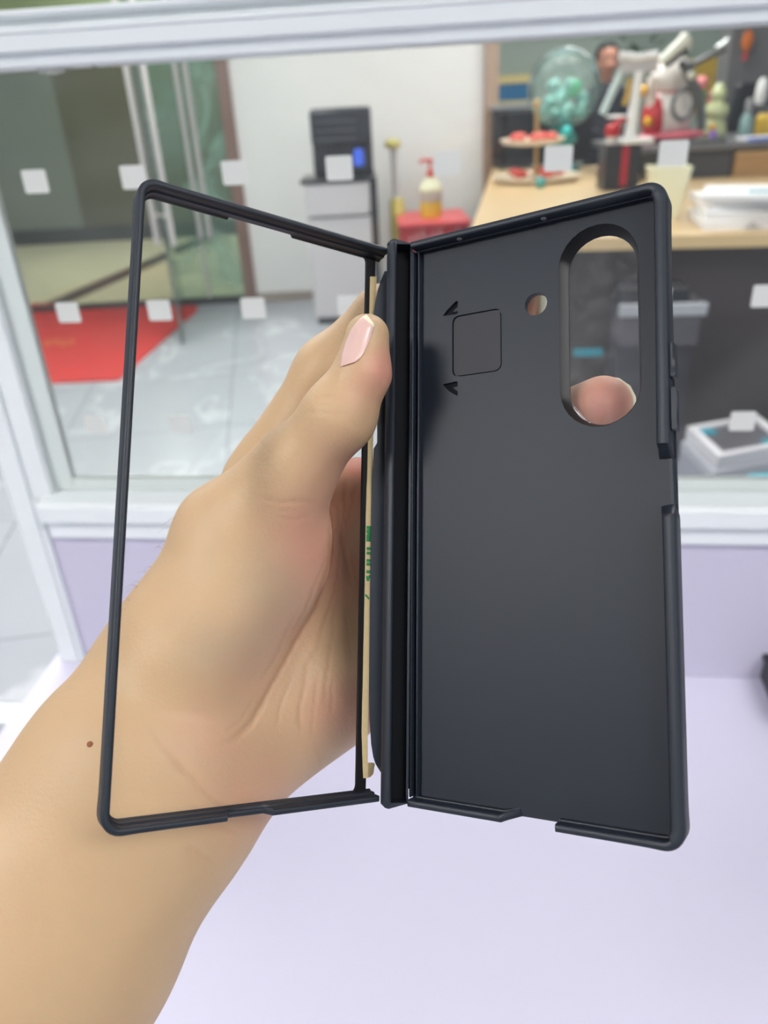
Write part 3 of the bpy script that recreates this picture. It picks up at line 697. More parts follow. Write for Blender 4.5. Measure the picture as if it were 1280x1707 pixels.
# surface lookup for nails
from mathutils.bvhtree import BVHTree
bvh = BVHTree.FromPolygons([tuple(v) for v in HV], [tuple(p.vertices) for p in hme.polygons])
def hit(px, py):
    d = Vector(((px-640)/F, (853.5-py)/F, -1)).normalized(); h = bvh.ray_cast(Vector((0, 0, 0)), d); return h[0], h[1]
def nail(name, left, right, lift, m_, tipm, nu=12, tipfrac=.14):
    nv = len(left)*4; bm = BM(); g = []
    def samp(P, t):
        t *= len(P)-1; i = min(int(t), len(P)-2); f = t-i; return (lerp(P[i][0], P[i+1][0], f), lerp(P[i][1], P[i+1][1], f))
    last = None
    for j in range(nv+1):
        L_, R_ = samp(left, j/nv), samp(right, j/nv); row = []
        for i in range(nu+1):
            u = i/nu; x, y = lerp(L_[0], R_[0], u), lerp(L_[1], R_[1], u)
            # round the base
            p, nn = hit(x, y)
            if p is None or (last is not None and abs(p.z-last.z) > .006): p = Vector(PC(x, y, -last.z)); 
            last = p; h = lift*(1-.7*abs(2*u-1)**3); p = p*(1-h/p.length)
            row.append(p)
        g.append(row)
    vs = [[bm.verts.new(p-org) for p in r] for r in g]; vb = [[bm.verts.new(p*(1+.0006/p.length)-org) for p in r] for r in g]
    for j in range(nv):
        for i in range(nu):
            f = bm.faces.new((vs[j][i], vs[j][i+1], vs[j+1][i+1], vs[j+1][i])); f.material_index = 1 if j/nv >= 1-tipfrac else 0
            f = bm.faces.new((vb[j][i], vb[j+1][i], vb[j+1][i+1], vb[j][i+1]))
    ring = [(0, i) for i in range(nu)]+[(j, nu) for j in range(nv)]+[(nv, i) for i in range(nu, 0, -1)]+[(j, 0) for j in range(nv, 0, -1)]
    for (a, b), (c, d) in zip(ring, ring[1:]+ring[:1]): bm.faces.new((vs[a][b], vb[a][b], vb[c][d], vs[c][d]))
    o = obj(name, bm, m_, hand, smooth=60); o.data.materials.append(tipm); return o
nail_m = mat('nail_pink', (226, 188, 178), .32, var=.04, scale=200, coat=.15); nail_t = mat('nail_free_edge', (232, 228, 200), .35, var=.03, scale=300)
nail('thumbnail', [(567, 611), (569, 592), (575, 571), (585, 549), (594, 537), (600, 530), (611, 524)], [(595, 602), (602, 595), (609, 582), (615, 569), (620, 557), (623, 548), (625, 541)], .0007, nail_m, nail_t)
# mole on the wrist
mp_, _ = hit(150, 1241)
b = BM(); ball(b, (0, 0, 0), .0009, (1, 1, .5), 10); mo = obj('mole', b, mat('mole_brown', (150, 92, 60), .6), hand); mo.location = mp_-org
# free edge of the middle finger's nail beyond the pad
b = BM(); c0 = Vector(PC(1004, 676, .2085)); pts_ = [(1010, 632), (1032, 635), (1048, 646), (1056, 662), (1057, 678), (1051, 692)]
tube(b, [Vector(PC(x_-2, y_+1, .2085))-org for x_, y_ in pts_], .0010, 8); obj('fingernail', b, nail_t, hand)

b = BM(); ball(b, Vector(PC(897, 503, .2245))-org, .0052, (.45, 1.0, .8), 14); obj('fingernail', b, nail_t, hand)
# fine hairs along the outer edge of the wrist
random.seed(9); hb = BM()
for k in range(22):
    t = random.random(); y_ = 860+t*200; x_ = 300-(y_-850)*.55
    for st in range(14):
        p, nn = hit(x_+st*2, y_)
        if p is not None: break
    if p is None: continue
    d_ = Vector((-1, .2+random.uniform(-.6, .6), random.uniform(-.1, .3))).normalized()*random.uniform(.002, .004); g_ = Vector((0, -.0012, 0))
    tube(hb, [p-org, p-org+d_*.5, p-org+d_+g_], .00003, 4, .000015)
o = obj('arm_hair', hb, mat('fine_hair', (150, 118, 92), .6), hand); o['kind'] = 'stuff'

# ------------------------------------------------------------------ background things
# water dispenser
def up_box(name, px0, px1, pyt, z0, Y, depth, m, parent, **k): pass
q0, q1 = PY(505, 303, 5.35), PY(620, 300, 5.35)
cab_top = q0.z
wd = empty('water_dispenser', ((q0.x+q1.x)/2, 5.35, 0)); tag(wd, 'tall water dispenser with black head on pale grey cabinet, against the white wall', 'water dispenser')
hw = (q1.x-q0.x)/2
grey_cab = mat('pale_grey_metal', (196, 194, 196), .35, var=.03)
obj('cabinet', bx(-hw, hw-.02, .0, .38, .05, .70), grey_cab, wd, bevel=.008)
obj('drawer', bx(-hw+.005, hw-.025, -.012, .3, .712, .905), grey_cab, wd, bevel=.006)
obj('side_panel', bx(hw-.018, hw+.03, .005, .38, .02, .91), black_plastic, wd, bevel=.004)
obj('base', bx(-hw+.02, hw, .02, .36, 0, .048), dark_grey, wd)
obj('tray', bx(-hw-.02, hw+.03, -.02, .38, .908, .935), black_plastic, wd, bevel=.008)
h0, h1 = PY(513, 183, 5.35), PY(618, 180, 5.35); X0 = h0.x-wd.location.x; X1_ = h1.x-wd.location.x; zt = h0.z
obj('head', bx(X0, X1_, .12, .38, .936, zt), black_plastic, wd, bevel=.02, seg=4)
obj('front_screen', bx(X0+.004, X1_-.004, -.0, .119, 1.13, zt-.004), mat('smoked_glass_front', (28, 32, 40), .12), wd, bevel=.02, seg=4)
obj('spout', lathe(BM(), [(.02, 0), (.03, .03), (.03, .06)], 16, (-.01, .07, 1.07)), black_plastic, wd)
q = PY(598, 268, 5.30); obj('indicator_light', lathe(BM(), [(.03, 0), (.035, .02), (.03, .09), (.01, .10)], 14, (q.x-wd.location.x, .02, 1.0)), mat('blue_lamp', (60, 100, 220), .3, emit=.25), wd)
for k in range(3): obj('screen_band', bx(X0+.03, X1_-.1, -.004, -.0005, 1.155+.05*k, 1.165+.05*k), dark_grey, wd)
# standing pole with yellow clamps
q = PY(652, 236, 5.6); po = empty('floor_mop', (q.x, 5.6, 0)); tag(po, 'grey floor mop with yellow handle cap leaning upright beside the water dispenser', 'mop')
obj('pole', tube(BM(), [(.035, 0, .08), (.01, 0, q.z-.03)], .022, 12), mat('grey_tube', (188, 188, 186), .3), po)
obj('handle_cap', lathe(BM(), [(.04, 0), (.055, .015), (.055, .04), (.03, .055)], 16, (.008, 0, q.z-.04)), mat('mustard_plastic', (205, 196, 110), .4), po)
obj('clamp', lathe(BM(), [(.045, 0), (.05, .02), (.05, .40), (.04, .42)], 16, (.022, 0, .35)), MATS['mustard_plastic'], po)
obj('mop_head', lathe(BM(), [(.14, 0), (.14, .03), (.05, .08), (.03, .11)], 20, (.037, 0, 0), 1, .6), MATS['mustard_plastic'], po)
# red cabinet with bottle
qa, qb = PY(664, 372, 5.15), PY(786, 368, 5.15); zt_ = (qa.z+qb.z)/2
rc = empty('red_cabinet', ((qa.x+qb.x)/2, 5.15, 0)); tag(rc, 'low red cabinet with pale lettering on its front, against the white wall', 'cabinet')
hw = (qb.x-qa.x)/2; zt_ = round(zt_, 3)
deepred = mat('deep_red_board', (170, 36, 50), .45, var=.06)
obj('body', bx(-hw+.01, hw-.01, .02, .55, 0, zt_-.03), deepred, rc, bevel=.005)
obj('top', bx(-hw, hw, 0, .57, zt_-.03, zt_), mat('rose_red_top', (206, 74, 84), .4), rc, bevel=.006)
for k in range(9):
    x_ = -hw+.07+k*.038; hh = .05+.02*((k*7) % 3)
    bmk = BM(); box(bmk, x_, x_+.008, .012, .0195, zt_-.13, zt_-.13+hh); box(bmk, x_-.008, x_+.020, .012, .0195, zt_-.13+hh*.5, zt_-.122+hh*.5)
    obj('lettering', bmk, mat('pale_pink_print', (226, 170, 176), .6), rc)
q = PY(718, 345, 5.35); sb_ = empty('pump_bottle', (q.x, 5.35, zt_)); tag(sb_, 'yellow and clear soap bottle with red pump standing on the red cabinet', 'bottle')
obj('bottle_body', lathe(BM(), [(.062, 0), (.072, .02), (.072, .17), (.06, .21), (.03, .235), (.022, .25)], 24, sy=.6), mat('yellow_soap', (216, 190, 70), .25, var=.25, scale=12), sb_)
obj('label', lathe(BM(), [(.0735, .1), (.0735, .16)], 24, sy=.62), mat('grey_label', (176, 170, 160), .5, var=.4, scale=25), sb_)
obj('shoulder', lathe(BM(), [(.0725, .165), (.061, .212), (.031, .238), (.026, .25)], 24, sy=.62), mat('milky_clear', (222, 222, 190), .3), sb_)
b = BM(); lathe(b, [(.026, .25), (.026, .275), (.01, .28), (.01, .33), (.022, .335), (.022, .35)], 16); tube(b, [(0, 0, .343), (-.05, 0, .345), (-.068, 0, .330)], .010, 8)
obj('pump', b, mat('red_pump', (206, 60, 66), .35), sb_)

# wooden reception desk
DZ = .90
c1 = PZ(778, 402, DZ); c2 = PZ(1320, 388, DZ); c3 = PZ(822, 279, DZ)
dk = empty('reception_desk', (c1.x, c1.y, 0)); tag(dk, 'large light maple topped desk with dark brown front beyond the glass', 'desk')
ex = (c2-c1).normalized(); ey = (c3-c1).normalized()
far = [c1, c1+ex*3.2, c1+ex*3.2+ey*2.1, c1+ey*((c3-c1).length)]
obj('desktop', plate(BM(), [(p.x-c1.x, p.y-c1.y) for p in far], [], DZ-.045, DZ), wood, dk, bevel=.002)
in_ = [c1+ex*.04+ey*.04, c1+ex*3.1+ey*.04, c1+ex*3.1+ey*.07, c1+ex*.04+ey*.07]
obj('front_panel', plate(BM(), [(p.x-c1.x, p.y-c1.y) for p in in_], [], .0, DZ-.046), desk_front, dk)
in_ = [c1+ex*.04+ey*.071, c1+ex*.07+ey*.071, c1+ex*.07+ey*2.3, c1+ex*.04+ey*2.3]
obj('side_panel', plate(BM(), [(p.x-c1.x, p.y-c1.y) for p in in_], [], .0, DZ-.046), desk_front, dk)
rzd = math.atan2(ex.y, ex.x)
def on_desk(px, py, z=DZ): return PZ(px, py, z)
# two-tier tray
q = on_desk(893, 302); ts = empty('tiered_tray', (q.x, q.y, DZ)); tag(ts, 'two-tier cream tray on a brass stem with red decorations on the maple desk', 'tray')
cw = mat('cream_tray', (232, 218, 196), .35); 
obj('tray_plate', lathe(BM(), [(.20, .003), (.25, .02), (.255, .035), (.24, .035), (.19, .018)], 32), cw, ts)
u = PY(896, 238, q.y); zt2 = u.z-DZ
obj('tray_plate', lathe(BM(), [(.10, zt2-.01), (.17, zt2), (.185, zt2+.025), (.175, zt2+.025), (.10, zt2+.01)], 32, (-.03, 0, 0)), cw, ts)
obj('stem', tube(BM(), [(0, 0, .02), (-.01, 0, zt2+.20)], .013, 10), mat('brass', (190, 158, 104), .35, metal=.5), ts)
obj('knob', ball(BM(), (-.012, 0, zt2+.20), .022), MATS['brass'], ts)
random.seed(5)
for lv in range(2):
    for k in range(5):
        a = k*1.25+lv; rr = (.13, .10)[lv]; cx_ = (0, -.03)[lv]; s = empty('wrapped_sweet', (q.x+cx_+rr*math.cos(a), q.y+rr*math.sin(a), DZ+(.028, zt2+.012)[lv]))
        tag(s, ('red wrapped sweet on the lower plate of the tiered tray', 'red wrapped sweet on the upper plate of the tiered tray')[lv], 'sweet', ('sweets on the lower tray plate', 'sweets on the upper tray plate')[lv])
        obj('wrapper', ball(BM(), (0, 0, .022), .036, (1.3, .8, .6), 12), mat('sweet_red', (214, 84, 74), .35, var=.3, scale=30), s)
q2 = on_desk(884, 290); s = empty('teal_ball', (q2.x-.10, q2.y-.80, DZ)); tag(s, 'small teal glass ball on the desk in front of the tiered tray', 'ornament'); obj('ball', ball(BM(), (0, 0, .0301), .03), teal, s)
# glass globe on a teal stand
q = on_desk(944, 288); gy = q.y; g1 = PY(940, 148, gy); gr_ = (PY(998, 140, gy).x-PY(879, 140, gy).x)/2
gl_ = empty('glass_globe', (g1.x, gy, DZ)); tag(gl_, 'large clear glass globe on a teal sculpted stand on the maple desk', 'globe ornament')
gz = g1.z-DZ
b = BM(); ball(b, (0, 0, gz), gr_, (1, 1, 1.03), 40); gs = obj('glass_sphere', b, clear_mat('globe_glass', tint=(.96, .99, .98), haze=.12, haze_rgb=(215, 240, 238), ior=1.22, nscale=9, rough=.03), gl_, smooth=180)
obj('stand', lathe(BM(), [(.11, 0), (.12, .02), (.085, .05), (.06, .12), (.075, .16), (.10, .19), (.085, .23), (.055, .26), (.09, gz-gr_+.02), (.12, gz-gr_*.86)], 24), teal, gl_)
b = BM(); random.seed(11)
for k in range(26):
    a = random.uniform(0, 6.28); rr = random.uniform(0, gr_*.62); z_ = -gr_*.75+random.random()*gr_*(.9 if rr < gr_*.4 else .5)
    ball(b, (rr*math.cos(a), rr*math.sin(a)*.8, gz+z_), random.uniform(.02, .045), (1, 1, random.uniform(.6, 1.5)), 10)
obj('inner_scene', b, mat('teal_inner', (128, 184, 174), .3, var=.4, scale=14), gl_)
obj('crystal', ball(BM(), (.005, -.11, .245), .032, n=14), mat('turquoise_bead', (60, 220, 220), .1, coat=1), gl_)
obj('opal_disc', ball(BM(), (.06, -.02, gz+.0), .045, (1, .3, 1.1), 14), mat('opal_green', (80, 190, 140), .15, var=.5, scale=20, coat=1), gl_)
# monitors behind
for i, (xa, xb2, ya, yb, Yd, lab) in enumerate(((822, 893, 188, 262, 5.75, 'black computer monitor seen from behind, nearest the white wall'), (900, 985, 176, 268, 5.6, 'black computer monitor seen from behind, right behind the glass globe'))):
    A, B = PY(xa, ya, Yd), PY(xb2, yb, Yd); o = empty('computer_monitor', ((A.x+B.x)/2, Yd, DZ)); tag(o, lab, 'monitor')
    w_ = (B.x-A.x)/2; zt3 = A.z-DZ
    obj('screen_case', bx(-w_, w_, 0, .03, max(.03, B.z-DZ), zt3), black_plastic, o, bevel=.006)
    obj('stand', bx(-.03, .03, .031, .06, .012, zt3*.6), dark_grey, o); obj('foot', bx(-.11, .11, -.05, .11, .001, .012), dark_grey, o, bevel=.004)
# grey tray shelf and picture on the green wall
A, B = PY(826, 127, 8.58), PY(884, 170, 8.58)
pf = empty('picture_frame', ((A.x+B.x)/2, 8.58, B.z)); tag(pf, 'yellow framed blue picture on the grey-green wall left of the globe', 'picture')
w_, h_ = (B.x-A.x)/2+.03, A.z-B.z
obj('frame', plate(BM(), [(-w_, 0), (w_, 0), (w_, h_), (-w_, h_)], [[(-w_+.06, .02), (-w_+.06, h_-.07), (w_-.03, h_-.07), (w_-.03, .02)]], 0, .025), mat('yellow_frame', (226, 206, 140), .5), pf, M=Matrix.Rotation(R(90), 4, 'X'))
obj('picture', bx(-w_+.06, w_-.03, -.012, -.004, .02, h_-.07), mat('blue_picture', (24, 110, 160), .4), pf)
A = PY(824, 176, 5.95); B = PY(900, 190, 5.95)
sh = empty('wall_ledge', ((A.x+B.x)/2, 5.95, DZ)); tag(sh, 'low grey storage ledge behind the monitors under the yellow framed picture', 'ledge'); obj('body', bx(-.16, .35, 0, .25, 0, A.z-DZ-.03), dark_grey, sh); obj('top', bx(-.18, .37, -.02, .27, A.z-DZ-.03, A.z-DZ), mat('ledge_grey', (140, 142, 144), .4), sh, bevel=.004)
# far right: pillar, sign, hanging charm
A = PY(1221, 60, 6.3); 
struct('trim_7', bx(A.x, A.x+1.6, 6.3, 6.5, 0, 2.75), mat('grey_column', (112, 112, 113), .6, var=.02))
A, B = PY(1150, 98, 8.4), PY(1219, 185, 8.4); ys_ = empty('wall_plaque', ((A.x+B.x)/2, 8.54, B.z)); tag(ys_, 'mustard yellow square plaque on the grey-green wall behind the figurines', 'plaque')
obj('board', bx(-(B.x-A.x)/2, (B.x-A.x)/2, 0, .04, 0, A.z-B.z), mat('mustard_board', (206, 170, 62), .5, var=.05), ys_, bevel=.01)
b = BM(); sweep(b, [(.09*math.cos(k*.3142), .06*math.sin(k*.3142)) for k in range(20)], [[(0, 0), (.012, 0), (.012, .006), (0, .006)]]*20, closed=True)
obj('emblem', b, mat('mustard_dark', (176, 140, 46), .5), ys_, M=Matrix.Translation((.02, -.0005, (A.z-B.z)*.55)) @ Matrix.Rotation(R(90), 4, 'X'))
A, B = PY(1243, 52, 6.25), PY(1241, 100, 6.25); ch_ = empty('hanging_charm', (B.x, 6.25, B.z)); tag(ch_, 'red and gold hanging charm in front of the grey column', 'charm')
hh = A.z-B.z
obj('charm_body', lathe(BM(), [(.004, hh*.25), (.03, hh*.4), (.042, hh*.7), (.03, hh*.95), (.006, hh*1.02)], 14, sy=.4), mat('orange_gold', (226, 120, 40), .4, var=.3, scale=20), ch_)
obj('tassel', lathe(BM(), [(.018, 0), (.012, hh*.2), (.004, hh*.26)], 12), mat('charm_red', (206, 34, 50), .6), ch_); obj('cord', tube(BM(), [(0, 0, hh), (0, 0, hh+.9)], .003, 6), MATS['charm_red'], ch_)
# potted plant at the back
q = PY(1065, 110, 8.1); pp = empty('potted_plant', (q.x, 8.1, 0)); tag(pp, 'dark green leafy potted plant standing in front of the grey-green wall', 'plant')
obj('pot', lathe(BM(), [(.13, 0), (.17, .35), (.18, .38), (.15, .38)], 20), dark_grey, pp)
obj('stem', tube(BM(), [(0, 0, .3), (.01, 0, 1.0), (0, .01, 1.6)], .018, 8), mat('stem_brown', (92, 76, 52), .7), pp)
b = BM(); random.seed(4)
for k in range(120):
    a = random.uniform(0, 6.28); z_ = random.uniform(1.5, 2.25); rr = .05+.22*random.random(); c_ = Vector((rr*1.2*math.cos(a), rr*math.sin(a), z_)); d = Vector((math.cos(a), math.sin(a), random.uniform(-.3, .8))).normalized()
    s_ = d.cross(Vector((0, 0, 1))).normalized()*.025; e_ = d*.13; u_ = Vector((0, 0, .006))
    vv = [b.verts.new(x_) for x_ in (c_, c_+e_*.5+s_+u_, c_+e_, c_+e_*.5-s_+u_)]; b.faces.new(vv)
obj('leaves', b, mat('leaf_green', (62, 92, 58), .5, var=.3, scale=8), pp)
# raised drawer block on the desk
A = PZ(1092, 300, DZ); RZ = PY(1100, 243, A.y).z
ra = empty('desk_riser', (A.x, A.y, DZ), rzd*.4); tag(ra, 'dark grey raised shelf block on the maple desk carrying the figurines', 'shelf')
rh = RZ-DZ
lx0 = PY(1030, 240, A.y).x-A.x
obj('top', bx(lx0, 1.7, -.05, .75, rh-.03, rh), mat('riser_top', (112, 112, 116), .35), ra, bevel=.003)
dx1 = PY(1218, 260, A.y).x-A.x
obj('side', bx(.0, dx1, 0, .7, 0, rh-.031), dark_grey, ra)
obj('leg', bx(lx0+.03, lx0+.08, 0, .05, 0, rh-.031), black_plastic, ra); obj('leg', bx(1.6, 1.66, 0, .7, 0, rh-.031), black_plastic, ra)
wc = empty('wooden_box', (A.x+dx1+.012, A.y-.04, DZ), rzd*.4); tag(wc, 'brown wooden box under the dark grey raised shelf at the right edge', 'box')
obj('body', bx(0, .5, 0, .3, 0.0, rh-.07), wood2, wc, bevel=.004); obj('lid', bx(-.004, .505, -.006, .305, rh-.069, rh-.045), mat('oak_light', (206, 170, 122), .5), wc, bevel=.003)
RT = RZ; YR = A.y+.28
def onr(px, dy=0): return PY(px, 200, YR+dy).x
# beckoning cat figurine (generic) white with red collar and gold bell
x_ = onr(1112); sc = .9
cf = empty('cat_figurine', (x_, YR, RT)); tag(cf, 'round white cat figurine with red collar and gold bells on the grey shelf', 'figurine')
def ups(py, Y=YR): return PY(1110, py, Y).z-RT
zt4 = ups(95)
b = BM(); ball(b, (0, 0, zt4*.345), zt4*.34, (1.0, .8, 1.0), 24); ball(b, (-.01, -.01, zt4*.76), zt4*.24, (1.1, .9, .95), 24)
for s_ in (-1, 1): lathe(b, [(zt4*.07, 0), (zt4*.04, zt4*.06), (.002, zt4*.12)], 10, (-.01+s_*zt4*.14, 0, zt4*.93))
obj('body', b, mat('white_glaze', (238, 232, 226), .2, coat=.5), cf)
obj('paw', tube(BM(), [(-zt4*.26, -.05, zt4*.4), (-zt4*.34, -.08, zt4*.62), (-zt4*.33, -.09, zt4*.78)], .026, 10), MATS['white_glaze'], cf)
b = BM(); sweep(b, [(zt4*.215*math.cos(k*.3142), zt4*.19*math.sin(k*.3142)) for k in range(20)], [[(0, zt4*.56), (.02, zt4*.56), (.02, zt4*.62), (0, zt4*.62)]]*20, closed=True); bmesh.ops.translate(b, vec=(-.005, 0, 0), verts=b.verts)
obj('collar', b, red, cf)
obj('robe', ball(BM(), (-.10*sc, -.03, zt4*.30), zt4*.22, (.7, .9, 1.25), 18), red, cf)
for px_, py_ in ((1072, 152), (1080, 203)):
    q = PY(px_, py_, YR-.12); obj('bell', ball(BM(), (q.x-x_, -.12, q.z-RT), .028, n=14), gold, cf)
obj('cushion', ball(BM(), (.03, -.02, .0335), .16, (1.2, .8, .2), 20), mat('pink_cushion', (220, 110, 124), .6, var=.2, scale=20), cf)
# grey metal sculpture with an oval ring and raised wings
x_ = onr(1150, -.16); YS = YR-.24
ms = empty('metal_sculpture', (x_, YS, RT)); tag(ms, 'grey metal bird-like sculpture with oval ring and raised pale wings', 'sculpture')
def rel(px, py, dy=0): q = PY(px, py, YS+dy); return Vector((q.x-x_, dy, q.z-RT))
gm = mat('gunmetal', (92, 96, 98), .35, metal=.4, var=.15, scale=20); pw = mat('pale_wing', (222, 226, 214), .3, var=.15, scale=10)
obj('base', bx(-.1, .16, -.06, .06, 0, .015), gm, ms, bevel=.004)
cR = rel(1139, 174); rx = (rel(1157, 174)-cR).x; rz_ = (rel(1139, 148)-cR).z
obj('ring', tube(BM(), [cR+Vector((rx*math.cos(k*.2618), 0, rz_*math.sin(k*.2618))) for k in range(25)], .012, 8), gm, ms)
obj('body', tube(BM(), [rel(1168, 218), rel(1166, 170), rel(1150, 130), rel(1143, 105)], .016, 10, .034), gm, ms)
obj('leg', tube(BM(), [rel(1172, 216), rel(1170, 175), rel(1160, 140)], .018, 10), mat('slate_leg', (84, 102, 108), .4), ms)
obj('wing', tube(BM(), [rel(1102, 104), rel(1118, 88), rel(1136, 72), rel(1146, 62)], .024, 12, .036), pw, ms)
obj('wing_dark_back', tube(BM(), [rel(1108, 108, .02), rel(1124, 96, .02), rel(1142, 78, .02)], .024, 12), gm, ms)  # darker gunmetal tube set behind the pale wing
obj('head', tube(BM(), [rel(1138, 98), rel(1146, 82), rel(1150, 76)], .018, 10, .012), pw, ms)
obj('arm', tube(BM(), [rel(1148, 112), rel(1172, 98), rel(1196, 87), rel(1210, 82)], .016, 10), gm, ms)
obj('arm_tip', tube(BM(), [rel(1194, 82), rel(1206, 74), rel(1214, 66)], .018, 10, .012), mat('silver', (190, 194, 196), .25, metal=.5), ms)
obj('eye', ball(BM(), rel(1137, 107, -.03), .02, n=10), black_plastic, ms)
obj('hinge_bolt', ball(BM(), rel(1152, 125, -.03), .022, n=10), pw, ms)
# pale green tiered figurine, purple ball, pink figure
x_ = onr(1192, .1); pg = empty('green_figurine', (x_, YR+.1, RT)); tag(pg, 'pale green stacked ceramic figurine on the grey shelf left of the black chair', 'figurine'); hh = PY(1192, 138, YR+.1).z-RT
obj('body', lathe(BM(), [(.06, 0), (.075, hh*.1), (.06, hh*.3), (.045, hh*.34), (.07, hh*.48), (.06, hh*.6), (.03, hh*.66), (.045, hh*.8), (.03, hh*.94), (.008, hh)], 20), mat('celadon', (198, 208, 160), .25, var=.15, scale=15, coat=.5), pg)
obj('sash', ball(BM(), (-.03, -.05, hh*.2), .025), mat('ochre', (206, 160, 70), .4), pg)
x_ = onr(1192, -.1); pb = empty('purple_bead', (x_, YR-.1, RT)); tag(pb, 'tiny purple ball on the grey shelf in front of the pale green figurine', 'ornament'); obj('ball', ball(BM(), (0, 0, .0251), .025, n=12), mat('purple', (150, 110, 200), .3), pb)
x_ = onr(1170, .24); pk = empty('pink_figurine', (x_, YR+.24, RT)); tag(pk, 'tall pink and red flower figurine behind the metal sculpture', 'figurine'); hh = PY(1168, 132, YR+.15).z-RT
obj('stem', tube(BM(), [(0.01, 0, 0), (.01, 0, hh*.5), (-.02, 0, hh*.9)], .016, 8), mat('stem_green', (120, 160, 110), .5), pk)
obj('flower', ball(ball(BM(), (-.03, 0, hh*.93), .04, n=12), (.03, 0, hh*.62), .03, (.8, .8, 2), 12), mat('rose_pink', (222, 134, 134), .4, var=.2, scale=30), pk)
# black office chair behind the shelf
q = PY(1245, 180, 6.0); oc = empty('office_chair', (q.x, 6.0, 0), .3); tag(oc, 'black office chair behind the desk at the right edge', 'chair')
t_ = PY(1225, 136, 6.0).z
obj('backrest', bx(-.24, .24, 0, .07, .62, t_, M=Matrix.Rotation(R(8), 4, 'X') @ Matrix.Translation((0, .0, 0))), black_plastic, oc, bevel=.03, seg=4)
obj('seat', bx(-.25, .25, -.5, -.02, .45, .53), black_plastic, oc, bevel=.03, seg=4); obj('stem', tube(BM(), [(0, -.25, .10), (0, -.25, .449)], .03, 12), steel, oc)
obj('back_frame', tube(BM(), [(0, -.1, .5), (0, .06, .62), (0, .13, .9)], .02, 8), dark_grey, oc)
for k in range(5): a = k*1.2566; obj('leg', tube(BM(), [(0, -.25, .10), (.28*math.cos(a), -.25+.28*math.sin(a), .03)], .025, 8), dark_grey, oc)
# small things right
def small(name, px, dy, lab, cat, parts):
    x_ = onr(px, dy); e = empty(name, (x_, YR+dy, RT)); tag(e, lab, cat)
    for n_, prof, m_ in parts: obj(n_, lathe(BM(), prof, 16), m_, e)
small('spray_bottle', 1245, .0, 'small grey and teal bottle on the shelf right of the black chair back', 'bottle', [('body', [(.035, 0), (.038, .02), (.035, .10), (.015, .13)], mat('teal_clear', (130, 160, 158), .3)), ('cap', [(.017, .1301), (.02, .15), (.02, .19), (.008, .2)], mat('grey_cap', (150, 152, 154), .4))])
small('yellow_jar', 1277, .05, 'yellow labelled jar at the right edge of the grey shelf', 'jar', [('body', [(.05, 0), (.055, .02), (.055, .10), (.04, .12)], mat('jar_yellow', (220, 180, 60), .4)), ('lid', [(.042, .1201), (.042, .15), (.04, .155)], dark_grey)])
small('white_figurine', 1262, .2, 'slim white figurine on a dark stand behind the grey bottle', 'figurine', [('stand', [(.05, 0), (.03, .02), (.025, .16)], dark_grey), ('body', [(.025, .1601), (.035, .2), (.03, .27), (.012, .3)], white_pl)])
q = PZ(1262, 229, RT); pa = empty('paper_sheets', (q.x, YR-.22, RT), .1); tag(pa, 'white paper sheets on the grey shelf at the right edge', 'paper')
obj('sheet', bx(-.14, .35, -.03, .12, 0.0005, .012), paper, pa); 
q = PZ(1270, 236, RT); bk = empty('blue_folder', (q.x, YR-.32, RT), .1); tag(bk, 'blue folder on the shelf edge in front of the white sheets', 'folder'); obj('cover', bx(-.04, .3, -.02, .035, 0.0005, .016), mat('blue_card', (110, 134, 214), .5), bk)
# white display stand
q = PZ(1050, 240, DZ+.12); YW = 4.25
wsx = PY(1055, 200, YW).x; wzb = PY(1050, 232, YW).z
wst = empty('display_stand', (wsx, YW, wzb-.02)); 
tag(wst, 'white angular display stand with grey panel left of the cat figurine', 'stand')
def rw(px, py, dy=0): q = PY(px, py, YW+dy); return Vector((q.x-wsx, dy, q.z-wzb+.02))
obj('crossbar', tube(BM(), [rw(1033, 92), rw(1060, 96), rw(1096, 91)], .018, 10), white_pl, wst)
obj('post', tube(BM(), [rw(1066, 118), rw(1058, 170), rw(1050, 228)], .020, 10, .028), white_pl, wst)
obj('slanted_leg', tube(BM(), [rw(1040, 112, .05), rw(1022, 150, .05), rw(1004, 190, .05)], .018, 10), mat('pale_teal', (186, 206, 204), .3), wst)
obj('panel', bx(rw(1036, 98).x, rw(1098, 98).x, .0, .012, rw(1060, 122).z, rw(1060, 99).z), mat('panel_grey', (186, 182, 182), .4), wst)
obj('base', bx(rw(1036, 232).x, rw(1085, 232).x, -.05, .06, 0, .025), white_pl, wst, bevel=.006)
obj('plate', ball(BM(), rw(1028, 194), .05, (1.1, .8, .15), 14), white_pl, wst)
obj('strap', tube(BM(), [rw(1050, 130), rw(1046, 160), rw(1040, 175)], .012, 8), mat('ochre_strap', (196, 160, 72), .5), wst)
# lifts the stand up: slim dark pedestal box
pd = empty('pedestal_box', (wsx, YW, DZ)); tag(pd, 'black pedestal box carrying the white display stand on the maple desk', 'box')
obj('body', bx(-.12, .06, .0, .14, 0, wzb-.021-DZ), black_plastic, pd, bevel=.004); obj('ribbon', bx(-.04, -.005, -.006, -.0005, 0.02, wzb-.03-DZ), mat('dark_red_ribbon', (168, 24, 44), .5), pd)
q = on_desk(1014, 306); wbz = PY(1018, 228, q.y).z-DZ
wb = empty('white_tube', (q.x, q.y, DZ)); tag(wb, 'white upright tube with red cap standing on the maple desk right of the tray', 'tube'); 
obj('body', lathe(BM(), [(.03, 0), (.034, .01), (.034, wbz-.01), (.03, wbz)], 16), mat('offwhite_tube', (214, 212, 204), .4), wb); obj('cap', lathe(BM(), [(.034, wbz+.0005), (.04, wbz+.01), (.04, wbz+.05), (.03, wbz+.06)], 16), red, wb)
